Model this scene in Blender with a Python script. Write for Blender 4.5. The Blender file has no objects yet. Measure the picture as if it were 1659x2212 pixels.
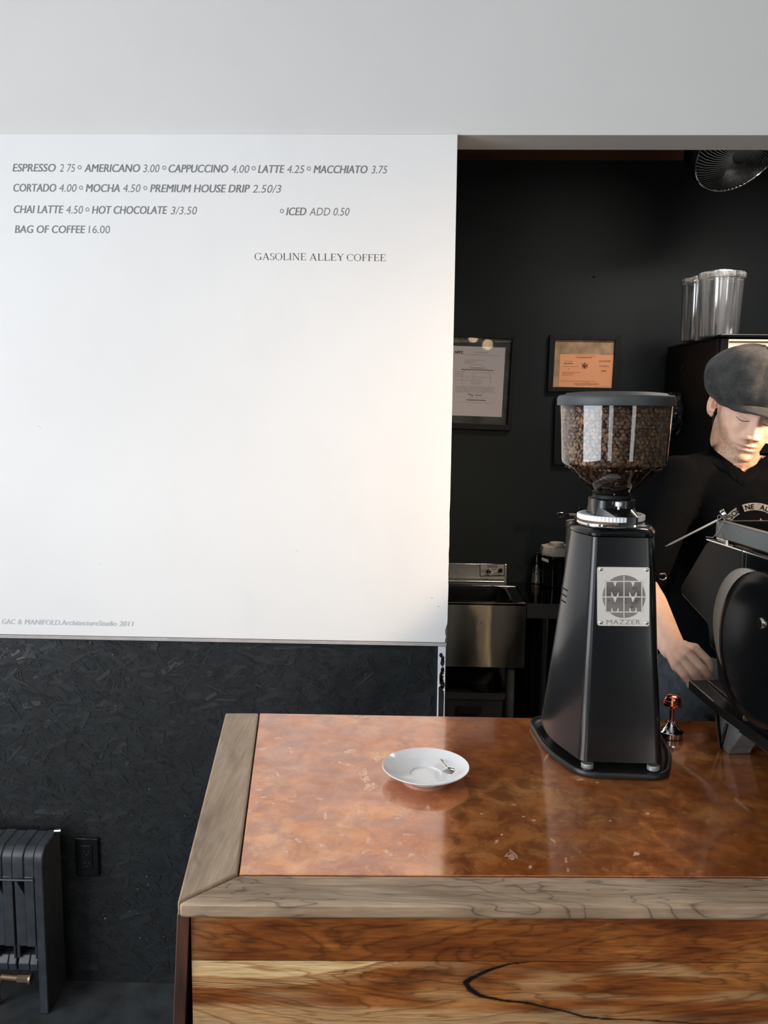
import bpy, bmesh, math, random
from math import sin, cos, pi, radians, sqrt, exp, atan2
from mathutils import Vector, Matrix, noise
from mathutils.bvhtree import BVHTree

S = bpy.context.scene
C = S.collection
rnd = random.Random(7)

# ------------------------------------------------------------------ camera
CAM = Vector((0, 0, 1.66)); F = 1789.0
RC = Matrix.Rotation(radians(1.7), 3, 'Z') @ Matrix.Rotation(radians(90 - 7.1), 3, 'X') @ Matrix.Rotation(radians(.6), 3, 'Z')
cd = bpy.data.cameras.new('camera'); cam = bpy.data.objects.new('camera', cd); C.objects.link(cam)
cd.sensor_fit = 'HORIZONTAL'; cd.sensor_width = 36; cd.lens = F / 1659 * 36
cd.clip_start = .05
cam.matrix_world = Matrix.Translation(CAM) @ RC.to_4x4()
S.camera = cam
# ------------------------------------------------------------------ light
w = bpy.data.worlds.new('daylight'); S.world = w; w.use_nodes = True
w.node_tree.nodes['Background'].inputs[0].default_value = (.80, .90, 1, 1)
w.node_tree.nodes['Background'].inputs[1].default_value = 1.6
def area(name, loc, rot, sx, sy, power, col):
    l = bpy.data.lights.new(name, 'AREA'); l.shape = 'RECTANGLE'; l.size = sx; l.size_y = sy
    l.energy = power; l.color = col
    o = bpy.data.objects.new(name, l); C.objects.link(o); o.location = loc; o.rotation_euler = rot
    return o
# daylight through the big side window on the left and two narrow shop windows behind the camera
area('side_window_daylight', (-2.93, -.75, 1.75), (radians(90), 0, radians(-90)), 3.3, 2.2, 155, (.91, .95, 1))
area('shop_window_daylight', (-1.45, -2.97, 1.75), (radians(90), 0, 0), .75, 2.3, 16, (.95, .97, 1))
area('shop_window_daylight', (2.3, -2.97, 1.75), (radians(90), 0, 0), .75, 2.3, 16, (1, .97, .93))
# warm lamps over the barista and in the kitchen
bl_ = area('bar_lamp', (1.75, 1.40, 2.02), Vector((-.93, .62, -.36)).to_track_quat('-Z', 'Y').to_euler(), .22, .22, 6.5, (1, .76, .54)); bl_.data.spread = radians(58)
for k_, (x_, z_) in enumerate(((.60, 2.35), (.735, 2.28))):   # two unseen warm point lights added behind the camera for the sink's streaks
    l_ = bpy.data.lights.new('added_warm_light', 'POINT'); l_.energy = 3.6; l_.color = (1, .74, .46); l_.shadow_soft_size = .05
    o_ = bpy.data.objects.new('added_warm_light', l_); C.objects.link(o_); o_.location = (x_, -1.0, z_)
area('kitchen_ceiling_lamp', (1.15, 2.72, 2.63), (0, 0, 0), .5, .2, 15, (1, .90, .80))
S.view_settings.view_transform = 'Standard'; S.view_settings.look = 'None'
S.view_settings.gamma = 1; S.view_settings.use_curve_mapping = False
S.view_settings.exposure = 0.0

# ------------------------------------------------------------------ helpers
def ray(x, y): return RC @ Vector(((x - 829.5) / F, -(y - 1106) / F, -1))
def PY(x, y, Y): d = ray(x, y); return CAM + d * (Y / d.y)
def PZ(x, y, z): d = ray(x, y); return CAM + d * ((z - CAM.z) / d.z)
def PX(x, y, X): d = ray(x, y); return CAM + d * (X / d.x)

class MB:
    def __init__(s, M=None): s.v = []; s.f = []; s.M = M or Matrix.Identity(4)
    def add(s, vs, fs, M=None):
        T = s.M @ M if M else s.M
        n = len(s.v); s.v += [T @ Vector(p) for p in vs]; s.f += [tuple(i + n for i in f) for f in fs]; return s
    def box(s, x0, x1, y0, y1, z0, z1, M=None):
        return s.add([(x, y, z) for z in (z0, z1) for y in (y0, y1) for x in (x0, x1)],
                     [(0, 2, 3, 1), (4, 5, 7, 6), (0, 1, 5, 4), (2, 6, 7, 3), (0, 4, 6, 2), (1, 3, 7, 5)], M)
    def loft(s, rings, caps=True, M=None, closed=True):
        n = len(rings[0]); vs = [p for r in rings for p in r]; fs = []
        for k in range(len(rings) - 1):
            for i in range(n if closed else n - 1):
                j = (i + 1) % n; fs.append((k * n + i, k * n + j, (k + 1) * n + j, (k + 1) * n + i))
        if caps: fs.append(tuple(range(n - 1, -1, -1))); fs.append(tuple((len(rings) - 1) * n + i for i in range(n)))
        return s.add(vs, fs, M)
    def lathe(s, prof, n=32, c=(0, 0, 0), M=None, caps=True):
        return s.loft([[(c[0] + r * cos(2 * pi * i / n), c[1] + r * sin(2 * pi * i / n), c[2] + z) for i in range(n)] for r, z in prof], caps, M)
    def tube(s, pts, r, n=8, caps=True, M=None):
        pts = [Vector(p) for p in pts]; rs = r if isinstance(r, (list, tuple)) else [r] * len(pts)
        rings = []; up = None
        for k, p in enumerate(pts):
            t = (pts[min(k + 1, len(pts) - 1)] - pts[max(k - 1, 0)]).normalized()
            if up is None: up = Vector((0, 0, 1)) if abs(t.z) < .9 else Vector((1, 0, 0))
            a = up - t * up.dot(t)
            a = a.normalized() if a.length > 1e-6 else t.orthogonal().normalized()
            b = t.cross(a); up = a
            rings.append([p + (a * cos(2 * pi * i / n) + b * sin(2 * pi * i / n)) * rs[k] for i in range(n)])
        return s.loft(rings, caps, M)
    def ext(s, poly, z0, z1, M=None):   # polygon in local XY extruded along local Z
        return s.loft([[(x, y, z0) for x, y in poly], [(x, y, z1) for x, y in poly]], True, M)
    def ell(s, c, r, n=16, m=10, M=None):
        c = Vector(c); rx, ry, rz = (r, r, r) if not hasattr(r, '__len__') else r
        vs = [c + Vector((0, 0, -rz))]; fs = []
        for k in range(1, m):
            a = -pi / 2 + pi * k / m
            for i in range(n): b = 2 * pi * i / n; vs.append(c + Vector((rx * cos(a) * cos(b), ry * cos(a) * sin(b), rz * sin(a))))
        vs.append(c + Vector((0, 0, rz)))
        for i in range(n): fs.append((0, 1 + (i + 1) % n, 1 + i))
        for k in range(m - 2):
            for i in range(n): j = (i + 1) % n; fs.append((1 + k * n + i, 1 + k * n + j, 1 + (k + 1) * n + j, 1 + (k + 1) * n + i))
        L = 1 + (m - 1) * n
        for i in range(n): fs.append((L - n + i, L - n + (i + 1) % n, L))
        return s.add(vs, fs, M)
    def mesh(s, name):
        me = bpy.data.meshes.new(name); me.from_pydata([tuple(p) for p in s.v], [], s.f); me.update(); return me
    def build(s, name, mat, parent=None, smooth=35, bevel=0, seg=2):
        me = s.mesh(name)
        bm = bmesh.new(); bm.from_mesh(me); bmesh.ops.recalc_face_normals(bm, faces=bm.faces); bm.to_mesh(me); bm.free()
        return link(name, me, mat, parent, smooth, bevel, seg)

def world(o): return (world(o.parent) @ o.matrix_parent_inverse @ o.matrix_basis) if o.parent else o.matrix_basis.copy()
def link(name, me, mat, parent=None, smooth=35, bevel=0, seg=2):
    if smooth:
        me.polygons.foreach_set('use_smooth', [True] * len(me.polygons))
        me.set_sharp_from_angle(angle=radians(smooth))
    if mat: me.materials.append(mat)
    o = bpy.data.objects.new(name, me); C.objects.link(o)
    if parent:
        o.parent = parent
        o.matrix_parent_inverse = world(parent).inverted()
    if bevel:
        b = o.modifiers.new('bevel', 'BEVEL'); b.width = bevel; b.segments = seg; b.limit_method = 'ANGLE'; b.angle_limit = radians(40)
        b.harden_normals = False
    return o
def thing(name, label, cat, loc=(0, 0, 0), group=None):
    o = bpy.data.objects.new(name, None); C.objects.link(o); o.location = loc; o.empty_display_size = .05
    return tag(o, label, cat, group)
def tag(o, label=None, cat=None, group=None, kind=None):
    if label: o['label'] = label
    if cat: o['category'] = cat
    if group: o['group'] = group
    if kind: o['kind'] = kind
    return o
def struct(o, label=None): o['kind'] = 'structure'; (label and o.__setitem__('label', label)); return o

def text_geo(s, shear=0, bold=0, sp=1.0):
    cu = bpy.data.curves.new('t', 'FONT'); cu.body = s; cu.size = 1; cu.shear = shear; cu.offset = bold; cu.resolution_u = 4
    cu.space_character = sp
    o = bpy.data.objects.new('t', cu); C.objects.link(o)
    dg = bpy.context.evaluated_depsgraph_get(); me = bpy.data.meshes.new_from_object(o.evaluated_get(dg))
    vs = [v.co.copy() for v in me.vertices]; fs = [tuple(p.vertices) for p in me.polygons]
    bpy.data.objects.remove(o); bpy.data.curves.remove(cu); bpy.data.meshes.remove(me)
    return vs, fs
CAPH = max(v.y for v in text_geo('H')[0])
def fit_text(mb, s, x0, x1, zb, cap, T, shear=0, bold=0, sp=1.0):
    """text s between x0 and x1, base line zb, capital height cap; T maps (u, v) to a point"""
    vs, fs = text_geo(s, shear, bold, sp)
    if not vs: return
    a = min(v.x for v in vs); b = max(v.x for v in vs); k = (x1 - x0) / (b - a); kz = cap / CAPH
    mb.add([T(x0 + (v.x - a) * k, zb + v.y * kz) for v in vs], fs)

# ------------------------------------------------------------------ materials
def mat(name, col, rough=.5, metal=0, spec=.5, coat=0, emit=None, es=0, trans=0, ior=1.45, sss=0, aniso=0):
    m = bpy.data.materials.new(name); m.use_nodes = True; b = m.node_tree.nodes['Principled BSDF']
    b.inputs['Base Color'].default_value = (*col, 1); b.inputs['Roughness'].default_value = rough; b.inputs['Metallic'].default_value = metal
    b.inputs['Specular IOR Level'].default_value = spec; b.inputs['Coat Weight'].default_value = coat; b.inputs['Coat Roughness'].default_value = .08
    b.inputs['Transmission Weight'].default_value = trans; b.inputs['IOR'].default_value = ior
    b.inputs['Subsurface Weight'].default_value = sss; b.inputs['Subsurface Scale'].default_value = .01
    b.inputs['Anisotropic'].default_value = aniso
    if emit: b.inputs['Emission Color'].default_value = (*emit, 1); b.inputs['Emission Strength'].default_value = es
    return m
class NT:
    def __init__(s, m): s.m = m; s.t = m.node_tree; s.b = s.t.nodes['Principled BSDF']
    def n(s, typ, ins=None, **kw):
        x = s.t.nodes.new(typ)
        for k, v in kw.items(): setattr(x, k, v)
        for k, v in (ins or {}).items(): s.put(x.inputs[k], v)
        return x
    def put(s, sock, v):
        if isinstance(v, bpy.types.NodeSocket): s.t.links.new(v, sock)
        elif isinstance(v, bpy.types.Node): s.t.links.new(v.outputs[0], sock)
        else: sock.default_value = v
    def coord(s, scale=(1, 1, 1), rot=(0, 0, 0), loc=(0, 0, 0), world=True):
        # objects here are modelled in place, so Object space is a fixed space of each thing
        c = s.n('ShaderNodeTexCoord')
        return s.n('ShaderNodeMapping', {'Vector': c.outputs['Object'], 'Scale': scale, 'Rotation': rot, 'Location': loc}).outputs[0]
    def noise(s, vec, scale=5, detail=4, rough=.5, dist=0): return s.n('ShaderNodeTexNoise', {'Vector': vec, 'Scale': scale, 'Detail': detail, 'Roughness': rough, 'Distortion': dist}).outputs[0]
    def math(s, op, a, b=0, c=0, clamp=False):
        x = s.n('ShaderNodeMath', operation=op, use_clamp=clamp)
        s.put(x.inputs[0], a); s.put(x.inputs[1], b); s.put(x.inputs[2], c); return x.outputs[0]
    def ramp(s, fac, stops):
        x = s.n('ShaderNodeValToRGB'); s.put(x.inputs[0], fac); e = x.color_ramp.elements
        while len(e) < len(stops): e.new(.5)
        for q, (p, c) in zip(e, stops): q.position = p; q.color = (*c, 1) if hasattr(c, '__len__') else (c, c, c, 1)
        return x.outputs[0]
    def mix(s, fac, a, b, mode='MIX'):
        x = s.n('ShaderNodeMix', data_type='RGBA', blend_type=mode)
        s.put(x.inputs[0], fac); s.put(x.inputs[6], a if not isinstance(a, tuple) else (*a, 1)); s.put(x.inputs[7], b if not isinstance(b, tuple) else (*b, 1)); return x.outputs[2]
    def bump(s, h, strength=.3, dist=.002):
        s.put(s.b.inputs['Normal'], s.n('ShaderNodeBump', {'Height': h, 'Strength': strength, 'Distance': dist}))
    def col(s, c): s.put(s.b.inputs['Base Color'], c)
    def rough(s, c): s.put(s.b.inputs['Roughness'], c)
    def attr(s, name): return s.n('ShaderNodeAttribute', attribute_name=name)

def noisy(name, col, rough=.5, var=.15, scale=20, bump=0, bscale=60, bdist=.001, **kw):
    m = mat(name, col, rough, **kw); t = NT(m); c = t.coord()
    lo = tuple(x * (1 - var) for x in col); hi = tuple(min(1, x * (1 + var)) for x in col)
    t.col(t.ramp(t.noise(c, scale), [(.3, lo), (.7, hi)]))
    if bump: t.bump(t.noise(c, bscale, 5), bump, bdist)
    return m

def m_plaster(name, col):
    m = mat(name, col, .62, spec=.35); t = NT(m); c = t.coord()
    n1 = t.noise(c, 1.6, 3, .5); n2 = t.noise(t.coord((1, 1, .5)), 5, 4, .6)
    a = t.ramp(n1, [(.3, tuple(x * .955 for x in col)), (.7, tuple(min(1, x * 1.02) for x in col))])
    t.col(t.mix(t.ramp(n2, [(.56, 0.), (.8, .35)]), a, tuple(x * .9 for x in col)))
    t.bump(t.noise(c, 90, 4), .05, .001); return m
M_white = m_plaster('white_board_paint', (.84, .84, .835))
M_wall = m_plaster('white_wall_paint', (.71, .70, .685))
M_ceil = m_plaster('white_ceiling_paint', (.75, .75, .75))
M_greyedge = noisy('grey_primer_edge', (.42, .40, .39), .6, .1, 30)
M_osb = noisy('black_satin_osb_paint', (.017, .0195, .021), .36, .25, 30, .3, 220, .0007, spec=.5)
M_kwall = noisy('black_kitchen_wall_paint', (.0095, .0138, .0152), .6, .25, 2.2, .1, 120, .0005, spec=.3)
M_kceil = noisy('brown_kitchen_ceiling', (.24, .10, .055), .7, .2, 4)
M_floor = noisy('black_floor_paint', (.04, .044, .047), .5, .4, 14, .2, 60)
M_black = mat('black_gloss', (.004, .0045, .005), .18, spec=.4)
M_blackmat = noisy('black_matte', (.007, .0075, .008), .55, .2, 40, spec=.3)
M_rubber = mat('black_rubber', (.012, .012, .012), .38)
M_greyplas = noisy('dark_grey_lid_plastic', (.055, .06, .062), .5, .1, 40, .05, 300)
M_steel = mat('polished_steel', (.72, .72, .70), .16, 1)
M_chrome = mat('chrome', (.85, .85, .84), .07, 1)
M_alu = mat('brushed_aluminium_knob', (.88, .86, .84), .3, .75)
M_ceramic = mat('white_porcelain', (.82, .82, .82), .12, coat=.4)
M_white_plas = mat('cream_plastic', (.70, .62, .54), .4)
M_paper = mat('white_paper', (.66, .62, .64), .8)
M_ink = mat('black_ink', (.03, .03, .03), .8)
M_inkl = mat('grey_print', (.36, .34, .34), .8)
M_txt = mat('grey_vinyl_lettering', (.20, .20, .20), .6)
M_txt2 = mat('pale_grey_vinyl_lettering', (.50, .51, .53), .6)
M_txt3 = mat('dark_grey_serif_lettering', (.10, .10, .10), .6)
M_brass = mat('aged_brass', (.24, .155, .10), .55, .8)
M_coppermetal = mat('polished_copper', (.86, .30, .20), .16, 1)

def m_sheet(name, col, rough, an=.75, k=.9):   # stainless brushed along X: grooves tilt the normal up and down only
    m = mat(name, col, rough, 1); t = NT(m)
    t.rough(t.ramp(t.noise(t.coord((2, 2, 160)), 6, 3), [(.3, rough * .8), (.7, rough * 1.25)]))
    ge = t.n('ShaderNodeNewGeometry'); wn = t.n('ShaderNodeTexWhiteNoise', {'Vector': ge.outputs['Position']})
    warp = t.math('MULTIPLY', t.math('SUBTRACT', t.noise(t.coord((7, 1, 1.2)), 2, 1), .5), .05)
    v = t.n('ShaderNodeCombineXYZ', {'X': warp, 'Z': t.math('MULTIPLY', t.math('SUBTRACT', wn.outputs[0], .5), k)})
    a = t.n('ShaderNodeVectorMath', {0: ge.outputs['Normal'], 1: v}, operation='ADD')
    t.put(t.b.inputs['Normal'], t.n('ShaderNodeVectorMath', {0: a.outputs[0]}, operation='NORMALIZE').outputs[0])
    return m
M_inox = m_sheet('brushed_stainless', (.40, .365, .30), .06)
M_inoxdark = m_sheet('dark_worn_stainless', (.16, .16, .16), .2, k=.15)

def m_clear(name, tint=(1, 1, 1), rough=.03, boost=.0, ior=1.49, gain=1.5, streak_haze=0):
    m = mat(name, tint, rough); t = NT(m); T = m.node_tree
    tr = t.n('ShaderNodeBsdfTransparent', {'Color': (*tint, 1)}); gl = t.n('ShaderNodeBsdfGlossy', {'Roughness': rough})
    fr = t.n('ShaderNodeFresnel', {'IOR': ior}); f = t.math('ADD', t.math('MULTIPLY', fr, gain), boost, clamp=True)
    mx = t.n('ShaderNodeMixShader', {0: f, 1: tr.outputs[0], 2: gl.outputs[0]})
    if streak_haze:
        tl = t.n('ShaderNodeBsdfTranslucent', {'Color': (.9, .9, .9, 1)}); df = t.n('ShaderNodeBsdfDiffuse', {'Color': (.85, .85, .85, 1)})
        m2_ = t.n('ShaderNodeMixShader', {0: .5, 1: tl.outputs[0], 2: df.outputs[0]})
        streak = t.ramp(t.noise(t.coord((60, 60, 1.5)), 1, 2), [(.40, 0.), (.66, streak_haze * 3)])  # vertical white streaks painted into the plastic for bright reflections
        mx = t.n('ShaderNodeMixShader', {0: streak, 1: mx.outputs[0], 2: m2_.outputs[0]})
    T.links.new(mx.outputs[0], T.nodes['Material Output'].inputs[0]); return m
M_clear = m_clear('clear_hopper_plastic', (.97, .96, .95), .035, .015)
M_glass = m_clear('clear_jar_plastic', (.90, .92, .93), .06, .10)
M_can = m_clear('painted_streak_canister_plastic', (.92, .93, .94), .10, .12, 1.49, 2.2, streak_haze=.16)
M_pane = m_clear('window_glass', (.95, .97, .98), .0, 0)

def m_bean():
    m = mat('roasted_bean', (.10, .045, .02), .38, spec=.5); t = NT(m)
    a = t.attr('tone').outputs['Fac']
    i = t.n('ShaderNodeObjectInfo').outputs['Random']
    f = t.math('FRACT', t.math('ADD', a, i))
    t.col(t.ramp(f, [(0, (.08, .052, .036)), (.5, (.18, .108, .068)), (.85, (.28, .17, .105)), (1, (.42, .21, .10))]))
    return m
M_bean = m_bean()

def m_wood(name, cols, sc=(3, 1, 14), lines=9, rough=.42, line_dark=.35, bump=.12, coat=0, dist=.5, grain=(8, 60, 400), axis=None):
    """figured wood: contour lines of a noise field stretched along the board, plus fine grain"""
    m = mat(name, cols[1], rough, coat=coat); t = NT(m)
    c = t.coord(sc); f = t.noise(c, 1, 3, .55, dist)
    band = t.math('FRACT', t.math('MULTIPLY', f, lines))
    base = t.ramp(t.noise(t.coord((sc[0] * 1.3, sc[1] * 1.3, sc[2] * 1.3), loc=(3, 1, 7)), 1.2, 4, .6, .6), [(.25, cols[0]), (.5, cols[1]), (.75, cols[2])])
    ln = t.ramp(band, [(0, line_dark), (.10, .88), (.55, 1.), (.93, .9), (1, line_dark)])
    g = t.ramp(t.noise(t.coord(grain), 1, 3, .6), [(.25, .72), (.7, 1.1)])
    t.col(t.mix(1, t.mix(1, base, ln, 'MULTIPLY'), g, 'MULTIPLY'))
    t.bump(t.noise(t.coord(grain), 1, 3), bump, .0006); return m
M_walnut = m_wood('weathered_walnut_front', [(.22, .14, .08), (.37, .26, .165), (.50, .37, .25)], (3.2, 16, 10), 10, .5, .42, grain=(14, 260, 260))
M_walnut_side = m_wood('weathered_walnut_side', [(.25, .16, .095), (.38, .27, .175), (.48, .355, .24)], (13, 3, 10), 3, .5, .7, grain=(260, 14, 260))
M_sideboard = m_wood('dark_red_brown_wood', [(.035, .014, .010), (.085, .03, .017), (.13, .045, .02)], (6, 6, 2), 4, .5, .6, grain=(120, 120, 8))

def m_board():
    m = mat('figured_walnut_boards', (.3, .1, .03), .36, coat=.15); t = NT(m)
    sap = t.attr('sap').outputs['Fac']; knot = t.attr('knot').outputs['Fac']; tone = t.attr('tone').outputs['Fac']
    c = t.coord((2.2, 1, 13)); f = t.noise(c, 1, 4, .55, .9)
    band = t.math('FRACT', t.math('MULTIPLY', f, 13))
    base = t.ramp(t.noise(t.coord((3, 1, 17), loc=(2, 0, 5)), 1.3, 5, .65, .8), [(.30, (.085, .018, .004)), (.5, (.26, .078, .015)), (.70, (.46, .18, .045))])
    base = t.mix(1, base, t.ramp(band, [(0, .55), (.16, .9), (.5, 1.1), (.84, .93), (1, .55)]), 'MULTIPLY')
    base = t.mix(tone, t.mix(1, base, (.62, .45, .38), 'MULTIPLY'), base)
    base = t.mix(sap, base, t.ramp(band, [(0, (.40, .20, .075)), (.2, (.66, .42, .19)), (.8, (.78, .54, .28)), (1, (.46, .26, .10))]))
    base = t.mix(knot, base, (.006, .004, .003))
    g = t.ramp(t.noise(t.coord((22, 60, 420)), 1, 4, .7), [(.28, .62), (.68, 1.2)])
    t.col(t.mix(1, base, g, 'MULTIPLY')); t.bump(t.noise(t.coord((10, 60, 420)), 1, 3), .1, .0005); return m
M_board = m_board()

def m_coppertop():
    m = mat('aged_copper_sheet', (.6, .22, .08), .16, .5, coat=1); t = NT(m)
    a = t.noise(t.coord(), 7, 5, .62, .4); b = t.noise(t.coord(), 26, 5, .65, .5); c = t.noise(t.coord(), 75, 4, .6)
    base = t.ramp(a, [(.30, (.40, .095, .016)), (.5, (.66, .21, .045)), (.70, (.86, .37, .12))])
    base = t.mix(t.ramp(b, [(.38, .75), (.62, 0.)]), base, (.30, .075, .02))
    base = t.mix(t.ramp(c, [(.60, 0.), (.72, .35)]), base, (.80, .42, .22))
    t.col(base); t.put(t.b.inputs['Coat Weight'], t.ramp(t.noise(t.coord(), 17, 5, .65, .6), [(.34, .55), (.62, 1.)]))
    t.rough(t.ramp(b, [(.3, .11), (.7, .26)]))
    t.bump(t.noise(t.coord(), 22, 3), .04, .002); m.node_tree.nodes['Principled BSDF'].inputs['Coat IOR'].default_value = 2.1
    return m
M_ctop = m_coppertop()
M_bare = mat('bare_copper_mark', (.95, .55, .36), .3, .3, coat=.8)

def m_skin():
    m = mat('skin', (.62, .36, .26), .48, sss=.12); t = NT(m)
    be = t.attr('beard').outputs['Fac']; li = t.attr('lips').outputs['Fac']; dk = t.attr('ear').outputs['Fac']
    n = t.noise(t.coord(), 35, 3); hair = t.noise(t.coord((1, 1, .6)), 420, 2, .6)
    base = t.ramp(n, [(.3, (.72, .43, .31)), (.7, (.80, .52, .39))])
    base = t.mix(t.math('MULTIPLY', li, .7), base, (.52, .22, .16)); base = t.mix(dk, base, (.48, .15, .09))
    base = t.mix(t.math('MULTIPLY', be, t.ramp(hair, [(.35, .45), (.65, 1.)])), base, (.20, .10, .045))
    t.col(base); t.bump(hair, .15, .0006); t.put(t.b.inputs['Subsurface Radius'], (1, .35, .2)); return m
M_skin = m_skin()
M_hair = noisy('light_brown_hair', (.16, .08, .035), .6, .3, 200)
def m_felt():
    m = mat('charcoal_wool_felt', (.05, .05, .05), .95, spec=.1); t = NT(m)
    n = t.noise(t.coord(), 26, 5, .6, .4); q = t.noise(t.coord(), 420, 3, .7)
    t.col(t.mix(1, t.ramp(n, [(.3, (.026, .027, .027)), (.7, (.066, .066, .064))]), t.ramp(q, [(.3, .6), (.7, 1.35)]), 'MULTIPLY'))
    t.put(t.b.inputs['Sheen Weight'], .08); t.bump(q, .5, .0015); return m
M_felt = m_felt()
M_shirt = noisy('black_cotton', (.0022, .0025, .003), .9, .2, 60, .3, 30, .004, spec=.04)
M_denim = noisy('grey_blue_denim', (.036, .043, .052), .9, .35, 60, .3, 300)
M_logo = noisy('faded_grey_shirt_print', (.16, .15, .14), .9, .35, 90)

# ------------------------------------------------------------------ room shell
WY = 2.19; BY = 3.56      # partition wall, kitchen back wall
TOPZ = 3.1; EDGE = .110   # ceiling height, right end of the partition at the opening
LIN = PY(987, 292, WY).z; KCZ = PY(1200, 346, BY).z
PB = 1.035                # lower edge of the white menu board
struct(MB().box(-3, 3, -3, BY + .12, -.1, 0).build('floor', M_floor))
struct(MB().box(-3, 3, -3, WY + .11, TOPZ, TOPZ + .1).build('ceiling', M_ceil))
struct(MB().box(-1.2, 3, WY + .11, BY, KCZ, KCZ + .08).build('ceiling_kitchen', M_kceil))
struct(MB().box(-1.2, 3, BY, BY + .12, 0, KCZ + .08).build('wall_back', M_kwall))
struct(MB().box(-1.3, -1.2, WY + .11, BY + .12, 0, KCZ + .08).build('wall_kitchen_left', M_kwall))
struct(MB().box(3, 3.1, -3, BY + .12, 0, TOPZ).build('wall_right', noisy('brown_shop_wall', (.16, .13, .11), .8, .2, 4)))
struct(MB().box(-3, EDGE - .004, WY + .004, WY + .11, 0, PB - .0125).build('wall_partition', M_osb))
struct(MB().box(-3, EDGE - .004, WY + .004, WY + .11, PB - .0125, LIN).build('wall_partition_upper', M_wall))
u = struct(MB().box(-3, 3, WY - .001, WY + .118, LIN, TOPZ).build('wall_above_opening', M_wall, bevel=.0015))
# rear face of the partition is kitchen black
# left wall with a window, front wall = shopfront
wl = MB().box(-3.1, -3, -3, -2.4, 0, TOPZ).box(-3.1, -3, .9, WY + .11, 0, TOPZ).box(-3.1, -3, -2.4, .9, 0, .6).box(-3.1, -3, -2.4, .9, 2.9, TOPZ)
struct(wl.build('wall_left', M_wall))
wf = MB().box(-3, 3, -3.1, -3, 0, .55).box(-3, 3, -3.1, -3, 2.95, TOPZ)
for a_, b_ in ((-3, -1.85), (-1.05, 1.9), (2.7, 3)): wf.box(a_, b_, -3.1, -3, .55, 2.95)
struct(wf.build('wall_front', noisy('dark_shop_wall', (.05, .05, .05), .8, .2, 4)))
def window(name, x0, x1, y0, y1, z0, z1, n, along):
    o = thing(name, None, None, ((x0 + x1) / 2, (y0 + y1) / 2, z0)); struct(o)
    fr = MB(); w_ = .06
    if along == 'x':
        for k in range(n + 1): x = x0 + (x1 - x0) * k / n; fr.box(x - w_ / 2, x + w_ / 2, y0, y1, z0, z1)
        fr.box(x0, x1, y0, y1, z0, z0 + w_); fr.box(x0, x1, y0, y1, z1 - w_, z1)
        MB().box(x0, x1, (y0 + y1) / 2 - .003, (y0 + y1) / 2 + .003, z0, z1).build('pane', M_pane, o)
    else:
        for k in range(n + 1): y = y0 + (y1 - y0) * k / n; fr.box(x0, x1, y - w_ / 2, y + w_ / 2, z0, z1)
        fr.box(x0, x1, y0, y1, z0, z0 + w_); fr.box(x0, x1, y0, y1, z1 - w_, z1)
        MB().box((x0 + x1) / 2 - .003, (x0 + x1) / 2 + .003, y0, y1, z0, z1).build('pane', M_pane, o)
    fr.build('window_frame', M_blackmat, o)
window('window_1', -3.09, -3.03, -2.4, .9, .6, 2.9, 3, 'y')
window('window_2', -1.85, -1.05, -3.09, -3.03, .55, 2.95, 1, 'x')
window('window_3', 1.9, 2.7, -3.09, -3.03, .55, 2.95, 1, 'x')

# OSB strand relief on the dark lower wall
def osb():
    mb = MB(); r = random.Random(3)
    x0, x1, z0, z1 = -2.2, EDGE - .03, .0, PB - .012
    for k in range(11500):
        L = r.uniform(.012, .085); W_ = min(.018, r.expovariate(1 / .006) + .0012); h = r.uniform(.0, .0016)
        cx, cz = r.uniform(x0, x1), z1 - (z1 - z0) * r.random() ** 1.25
        a = r.gauss(0, .75); ca, sa = cos(a), sin(a)
        if abs(L / 2 * ca) + W_ / 2 * abs(sa) > min(cx - x0, x1 - cx) or abs(L / 2 * sa) + W_ / 2 * abs(ca) > min(cz - z0, z1 - cz): continue
        tx, tz = r.gauss(0, .016), r.gauss(0, .052)
        e = r.uniform(-.3, .3)
        q = [(-L / 2, -W_ / 2), (L / 2, -W_ / 2 * (1 + e)), (L / 2 * (1 - abs(e) * .2), W_ / 2), (-L / 2 * (1 - abs(e) * .1), W_ / 2)]
        f = []; b = []
        for (a_, c_) in q:
            y = WY + .0035 - h - a_ * tx * .25 - c_ * tz
            f.append((cx + a_ * ca - c_ * sa, max(WY - .0012, y), cz + a_ * sa + c_ * ca)); b.append((cx + (a_ * ca - c_ * sa) * 1.02, WY + .008, cz + (a_ * sa + c_ * ca) * 1.02))
        n = len(mb.v); mb.v += [Vector(p) for p in f + b]
        mb.f += [(n, n + 1, n + 2, n + 3)] + [(n + i, n + 4 + i, n + 4 + (i + 1) % 4, n + (i + 1) % 4) for i in range(4)]
    return mb
wp = bpy.data.objects['wall_partition']
tag(osb().build('strand_relief', M_osb, wp, smooth=0), kind='stuff')
# paint specks on the black wall
sp = MB(); r = random.Random(11)
for (x, y, q) in [(227, 1984, 3), (224, 1975, 1.5), (317, 1893, 2), (320, 1911, 1.5), (297, 1920, 1.5), (283, 1761, 1.5), (399, 1762, 1.5), (280, 1969, 1.5), (297, 1973, 1.5), (303, 2026, 2), (317, 2028, 1.3), (353, 2023, 1.5),
                  (325, 1994, 1), (334, 1993, 1), (340, 1993, 1), (195, 1388, 1.5), (243, 1414, 1.5), (250, 1525, 1.5), (213, 1645, 1.2), (160, 2018, 1.2), (322, 1704, 2), (470, 1380, 2), (222, 2057, 1), (360, 2047, 1)]:
    p = PY(x, y, WY - .0015); k = .0007 * q
    sp.add([(p.x + k * cos(a) * r.uniform(.7, 1.3), p.y - (.0003 if 1 else 0), p.z + k * sin(a) * r.uniform(.7, 1.3)) for a in [i * pi / 3 for i in range(6)]], [tuple(range(6))])
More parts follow.
